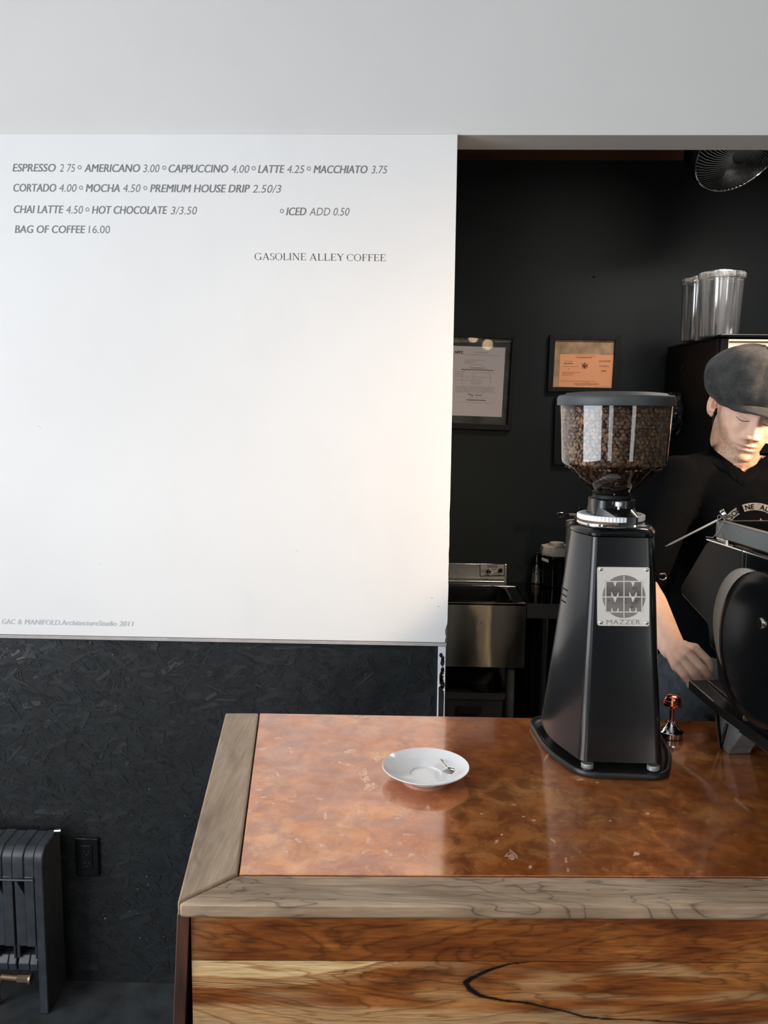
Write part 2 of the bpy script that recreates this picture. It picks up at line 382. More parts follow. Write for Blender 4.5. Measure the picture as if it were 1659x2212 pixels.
tag(sp.build('paint_specks', mat('chipped_paint_speck', (.5, .48, .44), .7), wp, 0), kind='stuff')

# trims : pale lip below the board, chipped strip at the wall end, painted base strip
t1 = MB().box(-2.4, EDGE - .002, WY - .008, WY + .004, PB - .011, PB - .0015).build('trim_1', M_greyedge, bevel=.001); struct(t1)
NT(M_greyedge)
ts = MB().box(EDGE - .024, EDGE - .0035, WY - .004, WY + .1, .0, PB - .012).build('trim_2', mat('white_edge_strip', (.74, .75, .80), .5), bevel=.0006); struct(ts)
ch = MB(); r = random.Random(5); xa, xb = EDGE - .0225, EDGE - .0045
def stripx(y): return PY(956, y, WY - .0045).z
zc = stripx(1492)
pts_l = [(xa + .0012 + r.uniform(0, .0010), z) for z in [zc - .02 * k for k in range(0, 55)]]
pts_r = [(xb - .0012 - r.uniform(0, .0010), z) for z in [zc - .02 * k for k in range(54, -1, -1)]]
poly = [p for p in pts_l + pts_r if p[1] > .01]
ch.loft([[(x, WY - .0046, z) for x, z in poly], [(x, WY - .0038, z) for x, z in poly]])
for (y0, y1) in [(1412, 1420), (1418, 1426), (1424, 1438), (1442, 1450), (1446, 1456), (1452, 1464), (1460, 1472), (1466, 1478), (1474, 1487), (1482, 1494)]:
    za, zb = stripx(y0), stripx(y1); cx = r.uniform(.35, .7); n = 9
    pl = [(xa + (xb - xa) * (cx + (.42 * (1 if y0 > 1455 else .8)) * cos(2 * pi * i / n) * r.uniform(.55, 1.0)), (za + zb) / 2 + (zb - za) * .62 * sin(2 * pi * i / n) * r.uniform(.8, 1.2)) for i in range(n)]
    pl = [(min(max(x, xa), xb), z) for x, z in pl]
    ch.loft([[(x, WY - .0047, z) for x, z in pl], [(x, WY - .0038, z) for x, z in pl]])
ch.build('black_paint_patch', M_osb, ts, 0)

# ------------------------------------------------------------------ menu board
BF = WY - .009
mbd = thing('menu_board', 'large white wall board lettered with the coffee prices above the black wall', 'menu board', (-1, BF, PB))
# outline with the chipped lower right corner
def brd():
    x1 = EDGE; zc_ = PB; ed = [(-2.4, PB), (x1 - .006, PB), (x1 - .0055, PB + .008), (x1 - .003, PB + .016), (x1 - .0055, PB + .024), (x1 - .006, PB + .034), (x1 - .003, PB + .044), (x1 - .0006, PB + .052)]
    r = random.Random(2); z = PB + .07
    while z < PB + .42: ed.append((x1 - r.choice([0, 0, .0004, .0012]), z)); z += r.uniform(.01, .035)
    ed += [(x1, LIN - .0006), (-2.4, LIN - .0006)]
    M = Matrix(((1, 0, 0, 0), (0, 0, 1, 0), (0, 1, 0, 0), (0, 0, 0, 1)))
    return MB().ext(ed, BF, WY + .003, M)
brd().build('board_panel', M_white, mbd, bevel=.0008)
MB().box(EDGE - .010, EDGE - .0012, WY - .004, WY + .004, PB + .002, PB + .055).build('broken_corner', M_greyedge, mbd)
dt = MB(); r = random.Random(9)
for (x, y, q) in [(83, 921, 2.2), (88, 924, 1.6), (640, 1189, 2), (644, 1190, 1.4), (218, 1217, 1.5), (662, 1250, 1.2), (790, 512, 1), (780, 334, 1), (947, 1310, 3), (933, 1292, 3), (955, 1345, 1.4), (480, 1165, 1), (610, 1188, 1), (963, 1155, 1.6), (965, 1137, 1.6), (795, 430, 1)]:
    p = PY(x, y, BF); k = .0008 * q; a0 = r.uniform(0, 3)
    dt.add([(p.x + k * (cos(a) * cos(a0) * .45 - sin(a) * sin(a0)), BF - .0003, p.z + k * (cos(a) * sin(a0) * .45 + sin(a) * cos(a0))) for a in [i * pi / 3 for i in range(6)]], [tuple(range(6))])
tag(dt.build('dents', mat('grey_scuff', (.30, .28, .26), .7), mbd, 0), kind='stuff')

TB = lambda x, z: (x, BF - .0002, z)
def chunk(mb, s, xa_, xb_, yb, cap=16.6, shear=.22, bold=.022, sp=1.0):
    a = PY(xa_, yb, BF); b = PY(xb_, yb, BF); h = PY(xa_, yb - cap, BF).z - a.z
    if bold > .01:   # heavier strokes: the same letters set twice, a hair apart
        for q_, e in enumerate((-.0006, 0, .0006)): fit_text(mb, s, a.x + .0006 + e, b.x - .0006 + e, a.z, h, lambda x, z: (x, BF - .0002 - .00012 * q_, z), shear, 0, sp)
    else: fit_text(mb, s, a.x, b.x, a.z, h, TB, shear, 0, sp)
def dot(mb, xc, yc, rp=4.2):
    c = PY(xc, yc, BF); R_ = rp / F * 2.2; n = 18
    vs = []; fs = []
    for i in range(n):
        a = 2 * pi * i / n
        for q in (R_, R_ * .62): vs.append(TB(c.x + q * cos(a), c.z + q * sin(a)))
    for i in range(n): j = (i + 1) % n; fs.append((2 * i, 2 * j, 2 * j + 1, 2 * i + 1))
    mb.add(vs, fs)
def bl(x): return 370.5 + (x - 27) * .0055   # first line's base line
L1 = MB()
for s, a, b in [('ESPRESSO', 27, 121), ('AMERICANO', 182, 303), ('CAPPUCCINO', 364, 493), ('LATTE', 557, 615), ('MACCHIATO', 677, 794)]: chunk(L1, s, a, b, bl(a))
for s, a, b in [('2 75', 129, 163), ('3.00', 309, 345), ('4.00', 500, 539), ('4.25', 620, 658), ('3.75', 802, 837)]: chunk(L1, s, a, b, bl(a), bold=-.004)
for x in (172, 355, 548, 667): dot(L1, x, bl(x) - 10)
L2 = MB(); b2 = lambda x: 413.8 + (x - 29) * .0045
for s, a, b in [('CORTADO', 29, 122), ('MOCHA', 185, 259), ('PREMIUM HOUSE DRIP', 324, 540)]: chunk(L2, s, a, b, b2(a))
for s, a, b in [('4.00', 128, 166), ('4.50', 266, 304), ('2.50/3', 545, 608)]: chunk(L2, s, a, b, b2(a), bold=-.004)
for x in (175, 314): dot(L2, x, b2(x) - 9)
L3 = MB(); b3 = lambda x: 460.3 + (x - 30) * .008
for s, a, b in [('CHAI LATTE', 30, 138), ('HOT CHOCOLATE', 198.5, 362)]: chunk(L3, s, a, b, b3(a))
for s, a, b in [('4.50', 143, 180), ('3/3.50', 369, 426)]: chunk(L3, s, a, b, b3(a), bold=-.004)
for x in (189,): dot(L3, x, b3(x) - 9)
L3b = MB(); chunk(L3b, 'ICED', 618, 662, b3(618)); chunk(L3b, 'ADD 0.50', 668, 755, b3(668), bold=-.004); dot(L3b, 609, b3(609) - 9)
L4 = MB(); chunk(L4, 'BAG OF COFFEE', 32, 185, 503, 16.2, .18, .012); chunk(L4, '16.00', 191.5, 238, 503.6, 16.2, .1, -.004)
for L in (L1, L2, L3, L3b, L4): L.build('menu_line', M_txt, mbd, 0)

# serif capitals drawn as strokes : unit box width w, height 1
def serif_word(mb, s, xa_, xb_, yb, cap):
    TH, TN = .13, .055
    def bar(x0, y0, x1, y1, wd): dx, dy = x1 - x0, y1 - y0; L = sqrt(dx * dx + dy * dy); nx, ny = -dy / L * wd / 2, dx / L * wd / 2; return [[(x0 + nx, y0 + ny), (x0 - nx, y0 - ny), (x1 - nx, y1 - ny), (x1 + nx, y1 + ny)]]
    def ser(x, y, hw=.13): return [[(x - hw, y - .022), (x + hw, y - .022), (x + hw, y + .022), (x - hw, y + .022)]]
    def arc(cx, cy, rx, ry, a0, a1, n=18):
        out = []
        for i in range(n):
            p, q = radians(a0 + (a1 - a0) * i / n), radians(a0 + (a1 - a0) * (i + 1) / n)
            wp_, wq = TN + (TH - TN) * cos(p) ** 2, TN + (TH - TN) * cos(q) ** 2
            out.append([(cx + (rx - wp_) * cos(p), cy + (ry - TN) * sin(p)), (cx + rx * cos(p), cy + ry * sin(p)), (cx + rx * cos(q), cy + ry * sin(q)), (cx + (rx - wq) * cos(q), cy + (ry - TN) * sin(q))])
        return out
    G = {
     'C': (.78, arc(.42, .5, .42, .52, 40, 318) + bar(.74, .78, .76, .98, .05)),
     'G': (.86, arc(.42, .5, .42, .52, 40, 318) + bar(.74, .78, .76, .98, .05) + bar(.74, .05, .74, .42, TH) + ser(.74, .42)),
     'O': (.86, arc(.43, .5, .43, .52, 0, 360, 30)),
     'A': (.86, bar(.12, 0, .42, 1, TN) + bar(.74, 0, .44, 1, TH) + bar(.22, .33, .66, .33, TN) + ser(.12, .02, .11) + ser(.74, .02, .12)),
     'S': (.56, arc(.28, .76, .24, .26, 50, 270, 12) + arc(.28, .26, .26, .28, -140, 90, 14) + bar(.50, .75, .50, .96, .05) + bar(.04, .04, .04, .28, .05)),
     'L': (.66, bar(.17, 0, .17, 1, TH) + bar(.17, .025, .62, .025, .05) + bar(.62, 0, .64, .25, .05) + ser(.17, .98) + ser(.17, .02)),
     'I': (.34, bar(.17, 0, .17, 1, TH) + ser(.17, .98) + ser(.17, .02)),
     'N': (.9, bar(.15, 0, .15, 1, TN) + bar(.17, 1, .75, 0, TH) + bar(.76, 0, .76, 1, TN) + ser(.15, .02) + ser(.76, .98) + ser(.10, .98, .1)),
     'E': (.68, bar(.17, 0, .17, 1, TH) + bar(.17, .025, .62, .025, .05) + bar(.17, .975, .6, .975, .05) + bar(.17, .52, .48, .52, .05) + bar(.62, 0, .65, .24, .05) + bar(.60, 1, .60, .78, .05) + bar(.48, .42, .48, .62, .04) + ser(.12, .98, .08) + ser(.12, .02, .08)),
     'Y': (.8, bar(.40, 0, .40, .48, TH) + bar(.40, .45, .10, 1, TH) + bar(.40, .45, .70, 1, TN) + ser(.40, .02) + ser(.10, .98, .11) + ser(.70, .98, .10)),
     'F': (.62, bar(.17, 0, .17, 1, TH) + bar(.17, .975, .58, .975, .05) + bar(.17, .52, .46, .52, .05) + bar(.58, 1, .58, .78, .05) + bar(.46, .42, .46, .62, .04) + ser(.17, .02)),
    }
    tot = sum(G[c][0] for c in s) + .07 * (len(s) - 1)
    a = PY(xa_, yb, BF); b = PY(xb_, yb, BF); h = PY(xa_, yb - cap, BF).z - a.z; k = (b.x - a.x) / tot; x = 0
    for c in s:
        for q in G[c][1]: mb.add([TB(a.x + (x + u_) * k, a.z + v_ * h) for u_, v_ in q], [(0, 1, 2, 3)])
        x += G[c][0] + .07
L5 = MB()
serif_word(L5, 'GASOLINE', 550, 661, 561.5, 15); serif_word(L5, 'ALLEY', 668, 743, 562.8, 15); serif_word(L5, 'COFFEE', 749, 833, 563.8, 15)
L5.build('shop_name_lettering', M_txt3, mbd, 0)
L6 = MB()
for s, a, b in [('GAC', 4, 34), ('&', 38.5, 48), ('MANIFOLD.ArchitectureStudio', 53, 252.5), ('2011', 257, 289)]: chunk(L6, s, a, b, 1347.6 + (a - 4) * .0185, 10.5, .2, .025)
L6.build('designer_credit_lettering', M_txt2, mbd, 0)

# ------------------------------------------------------------------ bar counter
CT = 1.06
cn = thing('bar_counter', 'walnut bar counter with a copper top and weathered wood rim', 'counter', (.5, 1.2, 0))
def lerp(a, b, t): return a + (b - a) * t
FLx, FLy = PZ(384, 1950, CT).xy; FRx = 1.35; fslope = .028 / .71
FRy = FLy + (FRx - FLx) * fslope
BLx, BLy = PZ(487, 1540, CT).xy; BRy = BLy + .012
CLf = PZ(515, 1888, CT); CLb = PZ(560, 1540, CT); CRf_y = CLf.y + (FRx - CLf.x) * fslope
TH_ = .021
def slab(poly, z0, z1): return MB().ext(poly, z0, z1)
g = .0012
front_rim = [(FLx, FLy), (FRx, FRy), (FRx, CRf_y - g), (CLf.x + g, CLf.y - g)]
side_rim = [(FLx - .001, FLy + .002), (CLf.x - g, CLf.y + g), (CLb.x - g, CLb.y), (BLx, BLy)]
slab(front_rim, CT - TH_, CT).build('front_rim_board', M_walnut, cn, bevel=.0045, seg=3)
slab(side_rim, CT - TH_, CT).build('side_rim_board', M_walnut_side, cn, bevel=.0035, seg=3)
slab([(CLf.x + g, CLf.y + .0005), (FRx, CRf_y + .0005), (FRx, BRy + .01), (CLb.x + g, CLb.y)], CT - .012, CT - .0006).build('copper_top', M_ctop, cn, bevel=.0008)
ct = bpy.data.objects['copper_top']
# carcass and side
slab([(FLx + .035, FLy + .035), (FRx - .03, FRy + .03), (FRx - .03, BRy - .03), (BLx + .05, BLy - .03)], 0, CT - .0125).build('carcass', M_blackmat, cn)
PFx = PZ(411, 1972, CT - TH_).x
front_y = lambda x: FLy + .014 + (x - FLx) * fslope
# front boards with painted figure (sapwood, black vein)
def px_on_front(x, y):
    p = ray(x, y); # plane through the front boards
    nrm = Vector((-fslope, 1, 0)); o = Vector((FLx, FLy + .014, 0)); t = nrm.dot(o - CAM) / nrm.dot(p); q = CAM + p * t; return q.x, q.z
vein = [px_on_front(*p) for p in [(1145, 2078), (1100, 2082), (1055, 2096), (1020, 2112), (1004, 2124), (1012, 2136), (1040, 2150), (1085, 2160), (1130, 2165), (1180, 2175), (1225, 2185), (1262, 2196), (1300, 2201), (1380, 2203), (1460, 2207), (1560, 2213), (1659, 2218)]]
veinw = [.8, 2.2, 3.5, 4.6, 6, 4.5, 3.5, 3, 2.5, 2, 1.8, 2.2, 1.8, 1.3, 1.1, 1, .8]
def seg_d(px, pz):
    best = 9
    for (a, b, w0, w1) in zip(vein, vein[1:], veinw, veinw[1:]):
        dx, dz = b[0] - a[0], b[1] - a[1]; t = max(0, min(1, ((px - a[0]) * dx + (pz - a[1]) * dz) / (dx * dx + dz * dz)))
        d = sqrt((px - a[0] - t * dx) ** 2 + (pz - a[1] - t * dz) ** 2) / ((w0 + (w1 - w0) * t) * .00055)
        if d < best: best = d
    return best
J1 = px_on_front(411, 2074)[1]
sapline = [px_on_front(*p) for p in [(411, 2106), (500, 2112), (600, 2114), (680, 2106), (760, 2092), (850, 2076)]]
sap2 = [px_on_front(*p) for p in [(411, 2130), (500, 2137), (620, 2132), (720, 2115), (860, 2084)]]
def yat(line, x):
    if x <= line[0][0]: return line[0][1]
    for a, b in zip(line, line[1:]):
        if x <= b[0]: return a[1] + (b[1] - a[1]) * (x - a[0]) / (b[0] - a[0])
    return 9
def sm(a, b, x): t = max(0, min(1, (x - a) / (b - a))); return t * t * (3 - 2 * t)
def board(z0, z1, kind, step):
    nx = int((FRx - PFx) / step); nz = max(1, int((z1 - z0) / step))
    vs = []; sap = []; kn = []; tn = []
    for j in range(nz + 1):
        z = z0 + (z1 - z0) * j / nz
        for i in range(nx + 1):
            x = PFx + (FRx - PFx) * i / nx; vs.append((x, front_y(x), z))
            wob = noise.noise(Vector((x * 25, z * 60, 1))) * .0022; s_ = k_ = 0; tone = 1
            if kind == 1:
                tone = .55 + .45 * noise.noise(Vector((x * 9, z * 22, 4))) + .15; s_ = .12 * sm(.05, 0, x - PFx)
            if kind == 2:
                zz = z + wob; a = yat(sapline, x); b = yat(sap2, x)
                s_ = sm(a - .0015, a + .0015, zz)
                s_ = max(s_, .75 * sm(b - .001, b + .002, zz) * (1 - sm(a - .004, a, zz)) * (.5 + .5 * sin(zz * 2500 + x * 20)))
                s_ = max(s_, .55 * sm(.66, .1, x - PFx) * sm(-.1, .45, noise.noise(Vector((x * 5, z * 55, 9)))))
                s_ = max(s_ * sm(.14, .04, x), .35 * sm(0, .5, noise.noise(Vector((x * 8, z * 60, 5)))) * sm(.0, .12, x))
                low = px_on_front(700, 2180)[1]
                s_ = max(s_, .5 * sm(low + .004, low - .006, zz + .02 * (x - .1)) * sm(.75, .35, x - PFx))
                d = seg_d(x + wob, z + wob * .6); k_ = sm(1.6, .6, d) + .35 * sm(5, 1, d) * (.5 + noise.noise(Vector((x * 60, z * 120, 2))))
                tone = .9
            sap.append(max(0, min(1, s_))); kn.append(max(0, min(1, k_))); tn.append(max(0, min(1, tone)))
    fs = [(j * (nx + 1) + i, j * (nx + 1) + i + 1, (j + 1) * (nx + 1) + i + 1, (j + 1) * (nx + 1) + i) for j in range(nz) for i in range(nx)]
    # thickness
    n = len(vs); q = [(PFx, front_y(PFx), z0), (FRx, front_y(FRx), z0), (FRx, front_y(FRx), z1), (PFx, front_y(PFx), z1)]
    vs += q + [(x, y + .016, z) for x, y, z in q]; fs += [(n + 4, n + 7, n + 6, n + 5), (n, n + 4, n + 5, n + 1), (n + 1, n + 5, n + 6, n + 2), (n + 2, n + 6, n + 7, n + 3), (n + 3, n + 7, n + 4, n)]
    sap += [0] * 8; kn += [0] * 8; tn += [.6] * 8
    me = bpy.data.meshes.new('board'); me.from_pydata(vs, [], fs)
    for nm, arr in (('sap', sap), ('knot', kn), ('tone', tn)):
        at = me.attributes.new(nm, 'FLOAT', 'POINT'); at.data.foreach_set('value', arr)
    return link('board', me, M_board, cn, 0)
ZT = CT - TH_ - .0025
board(J1 + .0004, ZT, 1, .003)
board(J1 - .135, J1 - .0004, 2, .0013)
for k in range(1, 7):
    zt = J1 - .135 * k - .0008 * k; board(max(.005, zt - .134), zt, 1, .02)
# splayed side board
a0 = PZ(386, 1971, CT - TH_); sb = MB()
yb0, yb1 = FLy + .010, BLy - .02
lean = -.055
def sx(z, y): return a0.x + .0 + (CT - TH_ - z) * lean + (y - FLy) * (BLx - FLx) / (BLy - FLy)
r1 = [(sx(CT - TH_, yb0), yb0, CT - TH_ - .0005), (sx(CT - TH_, yb0) + .0155, yb0, CT - TH_ - .0005), (sx(CT - TH_, yb1) + .0155, yb1, CT - TH_ - .0005), (sx(CT - TH_, yb1), yb1, CT - TH_ - .0005)]
r0 = [(sx(0, yb0), yb0, .003), (sx(0, yb0) + .0155, yb0, .003), (sx(0, yb1) + .0155, yb1, .003), (sx(0, yb1), yb1, .003)]
sb.loft([r0, r1]).build('side_board', M_sideboard, cn, bevel=.001)
# splash marks on the copper
bs = MB(); r = random.Random(21)
marks = [(602, 1595, 9, 3.2, 0), (568, 1618, 10, 4, .1), (628, 1622, 3, 9, .5), (769, 1548, 5, 2, 0), (790, 1549, 14, 1.5, .1), (755, 1623, 14, 4, .1), (745, 1650, 26, 2.5, -.25), (815, 1638, 7, 12, .2), (785, 1672, 12, 9, 1), (800, 1700, 16, 8, .2), (790, 1683, 8, 10, .9), (600, 1673, 4, 6, .6), (553, 1692, 3, 2, 0), (555, 1734, 3, 2, 0), (590, 1736, 3, 1.5, 0), (767, 1752, 5, 12, .6), (703, 1763, 4, 9, .1), (690, 1725, 8, 3, 0), (862, 1765, 12, 5, .6), (638, 1783, 5, 2.2, 0), (742, 1804, 6, 2.5, 0), (697, 1827, 9, 4, -.3), (618, 1838, 5, 9, .2), (645, 1815, 9, 4, -.4), (720, 1858, 8, 3.2, 0), (789, 1840, 12, 3, .4), (838, 1842, 13, 4, -.6), (863, 1822, 6, 3, 0), (889, 1849, 7, 6, .4), (884, 1803, 17, 2, 0), (795, 1815, 3, 8, 0), (925, 1745, 4, 8, .2),
         (1104, 1849, 9, 8, .4), (1110, 1845, 13, 3, -.8), (1098, 1845, 10, 3, .6), (1146, 1873, 5, 3.5, 0), (1110, 1738, 5, 2.2, 0), (1131, 1764, 4, 1.8, 0), (1153, 1772, 5, 2.2, 0), (1084, 1803, 4, 2, 0), (1072, 1818, 5, 3, .7), (1195, 1816, 8, 2.5, -.6), (1222, 1858, 3, 6, .2), (1227, 1880, 3, 5, .2), (1375, 1844, 8, 4, .3), (1399, 1757, 5, 2.5, 0), (1318, 1773, 3, 1.5, 0), (1181, 1634, 2.5, 11, -.5), (1252, 1684, 8, 2, .1), (1290, 1690, 4, 1.4, 0), (1040, 1758, 4, 1.5, 0), (560, 1706, 9, 2, 0), (570, 1722, 7, 2, .1), (700, 1606, 3, 1, 0)]
for (x, y, ax, ay, rot) in marks:
    n = 14; vs = []; sd = r.uniform(0, 50)
    for i in range(n):
        a = 2 * pi * i / n; k = 1 + .55 * noise.noise(Vector((cos(a) * 1.4 + sd, sin(a) * 1.4, 3)))
        dx, dy = ax * k * cos(a), ay * k * sin(a)
        vs.append(PZ(x + dx * cos(rot) + dy * sin(rot), y - dx * sin(rot) + dy * cos(rot), CT - .00054))
    c = len(vs); vs.append(PZ(x, y, CT - .00054)); bs.add(vs, [(i, (i + 1) % n, c) for i in range(n)])
m_ = M_bare; t = NT(m_); t.put(t.b.inputs['Alpha'], t.ramp(t.noise(t.coord(), 130, 4, .6), [(.30, .35), (.60, .85)]))
tag(bs.build('splash_marks', M_bare, ct, 0), kind='stuff')

# ------------------------------------------------------------------ saucer and spoon
SC = PZ(919, 1652, CT + .012); sx_, sy_ = .0345, 1.297
sa = MB().lathe([(.001, .0052), (.021, .0052), (.0245, .0056), (.0262, .0082), (.0285, .0086), (.045, .0108), (.060, .0165), (.0685, .0205), (.0705, .0215), (.0712, .0208), (.0700, .0190), (.060, .0125), (.046, .0068), (.038, .0045), (.036, 0), (.032, 0), (.031, .002), (.001, .002)], 72, (sx_, sy_, CT), caps=True)
tag(sa.build('saucer', M_ceramic), 'white porcelain saucer lying on the copper bar top', 'saucer')
h0 = PZ(944, 1637, CT + .018); h1 = PZ(972, 1681, CT + .014)
d = (h1 - h0); L = d.length; ang = atan2(d.y, d.x)
spn = MB(); prof = [(0, .0022, .0), (.03, .0040, .0004), (.12, .0052, .0008), (.25, .0045, .0012), (.42, .0028, .0026), (.6, .0018, .0040), (.70, .0022, .0036), (.76, .0055, .0030), (.84, .0092, .0034), (.92, .0085, .0028), (.98, .0050, .0014), (1.0, .0018, .0004)]
rings = []
for (s_, hw, z) in prof:
    dome = 0 if s_ < .72 else .0038 * sin(min(1, (s_ - .70) / .3) * pi)
    rings.append([(s_ * L, hw * (1.75 if s_ < .3 else 1.5) * c_, z * 1.3 + dome * (1 - abs(c_)) + (.0007 if k_ else 0)) for c_, k_ in [(-1, 0), (-.5, 1), (0, 1), (.5, 1), (1, 0), (.5, 0), (0, 0), (-.5, 0)]])
spn.loft(rings)
so = spn.build('spoon', M_steel, None, 60); so.matrix_world = Matrix.Translation((h0.x, h0.y, CT + .0165)) @ Matrix.Rotation(ang, 4, 'Z') @ Matrix.Rotation(radians(-2.5), 4, 'Y')
tag(so, 'small steel coffee spoon resting face down on the white saucer', 'spoon')
su = so.modifiers.new('s', 'SUBSURF'); su.levels = su.render_levels = 2

# ------------------------------------------------------------------ grinder
GX, GY = .352, 1.44
gr = thing('coffee_grinder', 'tall black coffee grinder with a bean-filled clear hopper on the counter', 'coffee grinder', (GX, GY, CT))
def rounded(poly, rad, seg=5):
    out = []; n = len(poly)
    for i in range(n):
        p0, p, p1 = Vector(poly[i - 1]), Vector(poly[i]), Vector(poly[(i + 1) % n])
        a, b = (p0 - p), (p1 - p); rr = rad[i] if hasattr(rad, '__len__') else rad
        rr = min(rr, a.length * .45, b.length * .45); A, B = p + a.normalized() * rr, p + b.normalized() * rr
        for k in range(seg + 1):
            t = k / seg; out.append(tuple(A * (1 - t) ** 2 + p * 2 * t * (1 - t) + B * t * t))
    return out
bot = [(.293, 1.324), (.427, 1.322), (.452, 1.42), (.458, 1.506), (.44, 1.555), (.28, 1.557), (.252, 1.515), (.256, 1.42)]
top = [(.305, 1.352), (.398, 1.350), (.418, 1.40), (.422, 1.45), (.405, 1.505), (.304, 1.505), (.282, 1.445), (.2845, 1.40)]
RB = [.014, .014, .03, .05, .03, .03, .05, .05]; RT = [.008, .008, .015, .02, .02, .02, .02, .02]
rings = []
ZB, ZTp = 1.082, 1.455
for k in range(15):
    t = k / 14; q = t ** .92
    poly = [(lerp(a[0], b[0], q), lerp(a[1], b[1], q)) for a, b in zip(bot, top)]
    rr = [lerp(a, b, q) for a, b in zip(RB, RT)]
    rings.append([(x, y, lerp(ZB, ZTp, t)) for x, y in rounded(poly, rr)])
cx = sum(p[0] for p in rings[-1]) / len(rings[-1]); cy = sum(p[1] for p in rings[-1]) / len(rings[-1])
rings = [[(lerp(x, GX, .02), lerp(y, GY, .02), ZB - .001) for x, y, z in rings[0]]] + rings
M_gbody = noisy('black_powder_gloss_housing', (.006, .0068, .0075), .27, .15, 60, .04, 500, .0004, spec=.5, coat=.2)
MB().loft(rings).build('housing', M_gbody, gr, 50)
# cap over the housing
def capring(s, z): return [(lerp(cx, x, s), lerp(cy, y, s), z) for x, y in rounded(top, [.016] * 8)]
MB().loft([capring(1.0, ZTp + .001), capring(1.02, ZTp + .002), capring(1.022, ZTp + .006), capring(.95, ZTp + .012), capring(.84, ZTp + .0145)]).build('top_cover', M_black, gr, 40)
# slots on the left flank
slot = MB()
for k in range(3):
    ya, yb_ = 1263 + k * 13, 1275 + k * 13
    P = [PY(1206 - k * 1.5, ya, 1.442), PY(1216 - k * 1.3, ya + 6, 1.40), PY(1226 - k * 1.2, yb_ - 1, 1.37)]
    # lay the groove on the flank
    slot.tube([(p.x - .0005, p.y, p.z) for p in P], .0017, 8)
# precise: cast onto the housing
hb = bpy.data.objects['housing']; bv = BVHTree.FromPolygons([v.co for v in hb.data.vertices], [tuple(p.vertices) for p in hb.data.polygons])
slot = MB()
def onto(x, y, off=.0):
    d = ray(x, y).normalized(); h = bv.ray_cast(CAM, d)
    return (h[0] + h[1] * off, h[1]) if h[0] else (None, None)
for k in range(3):
    pts = []
    for t_ in [i / 6 for i in range(7)]:
        x = 1208.5 - k * 2.0 + t_ * 17; y = 1265 + k * 12.8 + t_ * 11
        p, n_ = onto(x, y, .0001)
        if p: pts.append(p)
    if len(pts) > 1: slot.tube(pts, .0013, 6)
slot.build('vent_slots', mat('slot_black', (.002, .002, .002), .9), gr)
# rubber base tray with raised edge
bp = rounded([(.289, 1.306), (.432, 1.304), (.468, 1.40), (.475, 1.52), (.455, 1.567), (.262, 1.567), (.236, 1.54), (.247, 1.40)], [.035, .03, .04, .05, .03, .03, .03, .09], 8)
def inset(poly, c, k): return [(lerp(c[0], x, k), lerp(c[1], y, k)) for x, y in poly]
cc = (.355, 1.44)
MB().loft([[(x, y, z) for x, y in inset(bp, cc, k)] for k, z in [(.99, CT + .0002), (1.0, CT + .003), (1.0, CT + .008), (.985, CT + .0105), (.955, CT + .0105), (.94, CT + .007), (.90, CT + .005)]]).build('rubber_base', M_rubber, gr, 50)
for (x, y) in [(.306, 1.336), (.415, 1.334), (.43, 1.52), (.285, 1.52)]:
    MB().lathe([(.0095, 0), (.0105, .001), (.0105, .0075), (.0095, .0085)], 24, (x, y, CT + .0065)).build('foot', M_alu, gr)
# collar: chrome plate, knurled ring
rg = rounded([(.300, 1.386), (.322, 1.372), (.384, 1.372), (.404, 1.386), (.412, 1.44), (.404, 1.50), (.36, 1.515), (.32, 1.51), (.295, 1.48), (.292, 1.43)], .01)
MB().loft([[(x, y, z) for x, y in rg] for z in (ZTp + .0145, ZTp + .0175)]).build('steel_plate', M_chrome, gr, 40)
kr = []; n = 180
def knurl(r0, z): return [((r0 + (.0009 if i % 3 == 0 else 0)) * cos(2 * pi * i / n), (r0 + (.0009 if i % 3 == 0 else 0)) * sin(2 * pi * i / n), z) for i in range(n)]
def circ(r0, z): return [(r0 * cos(2 * pi * i / n), r0 * sin(2 * pi * i / n), z) for i in range(n)]
MB(Matrix.Translation((GX, GY, ZTp + .0195))).loft([circ(.046, 0), circ(.0555, 0), knurl(.0565, .001), knurl(.0565, .0085), circ(.0555, .0095), circ(.052, .0095), circ(.049, .006)]).build('adjustment_ring', mat('white_knurled_ring', (.82, .82, .83), .35, .2), gr, 25)
MB().lathe([(.053, .0), (.0535, .002)], 48, (GX, GY, ZTp + .0175)).build('ring_gasket', M_brass, gr)
# neck block
nk = rounded([(.318, 1.418), (.350, 1.385), (.384, 1.385), (.3885, 1.40), (.3885, 1.49), (.318, 1.49)], [.004, .006, .004, .006, .01, .01])
nk2 = rounded([(.3175, 1.425), (.330, 1.408), (.375, 1.408), (.3885, 1.42), (.3885, 1.475), (.3175, 1.475)], [.008] * 6)
nkm = MB().loft([[(x, y, z) for x, y in p] for p, z in [(nk, ZTp + .017), (nk, 1.484), (nk2, 1.496), (nk2, 1.5085), (inset(nk2, (GX, GY), .95), 1.5105)]])
nkm.build('neck', M_gbody, gr, 30)
MB().lathe([(.031, 0), (.0325, .001), (.0325, .006), (.031, .0075)], 40, (GX, GY, 1.5105)).build('neck_gasket', M_blackmat, gr)
kb = PY(1338, 1091, 1.393)
o = MB(Matrix.Translation((kb.x, 1.397, kb.z))).lathe([(.0022, .012 - .02), (.0022, -.003), (.0058, -.0028), (.0064, -.002), (.0064, .0045), (.0056, .0055)], 24).build('locking_knob', M_alu, gr)
kb = PY(1380, 1115.5, 1.43)
o = MB(Matrix.Translation((kb.x, 1.44, kb.z))).lathe([(.0018, -.012), (.0018, -.0035), (.0048, -.0033), (.0053, -.002), (.0053, .003), (.0045, .0038)], 24).build('locking_knob', M_alu, gr)
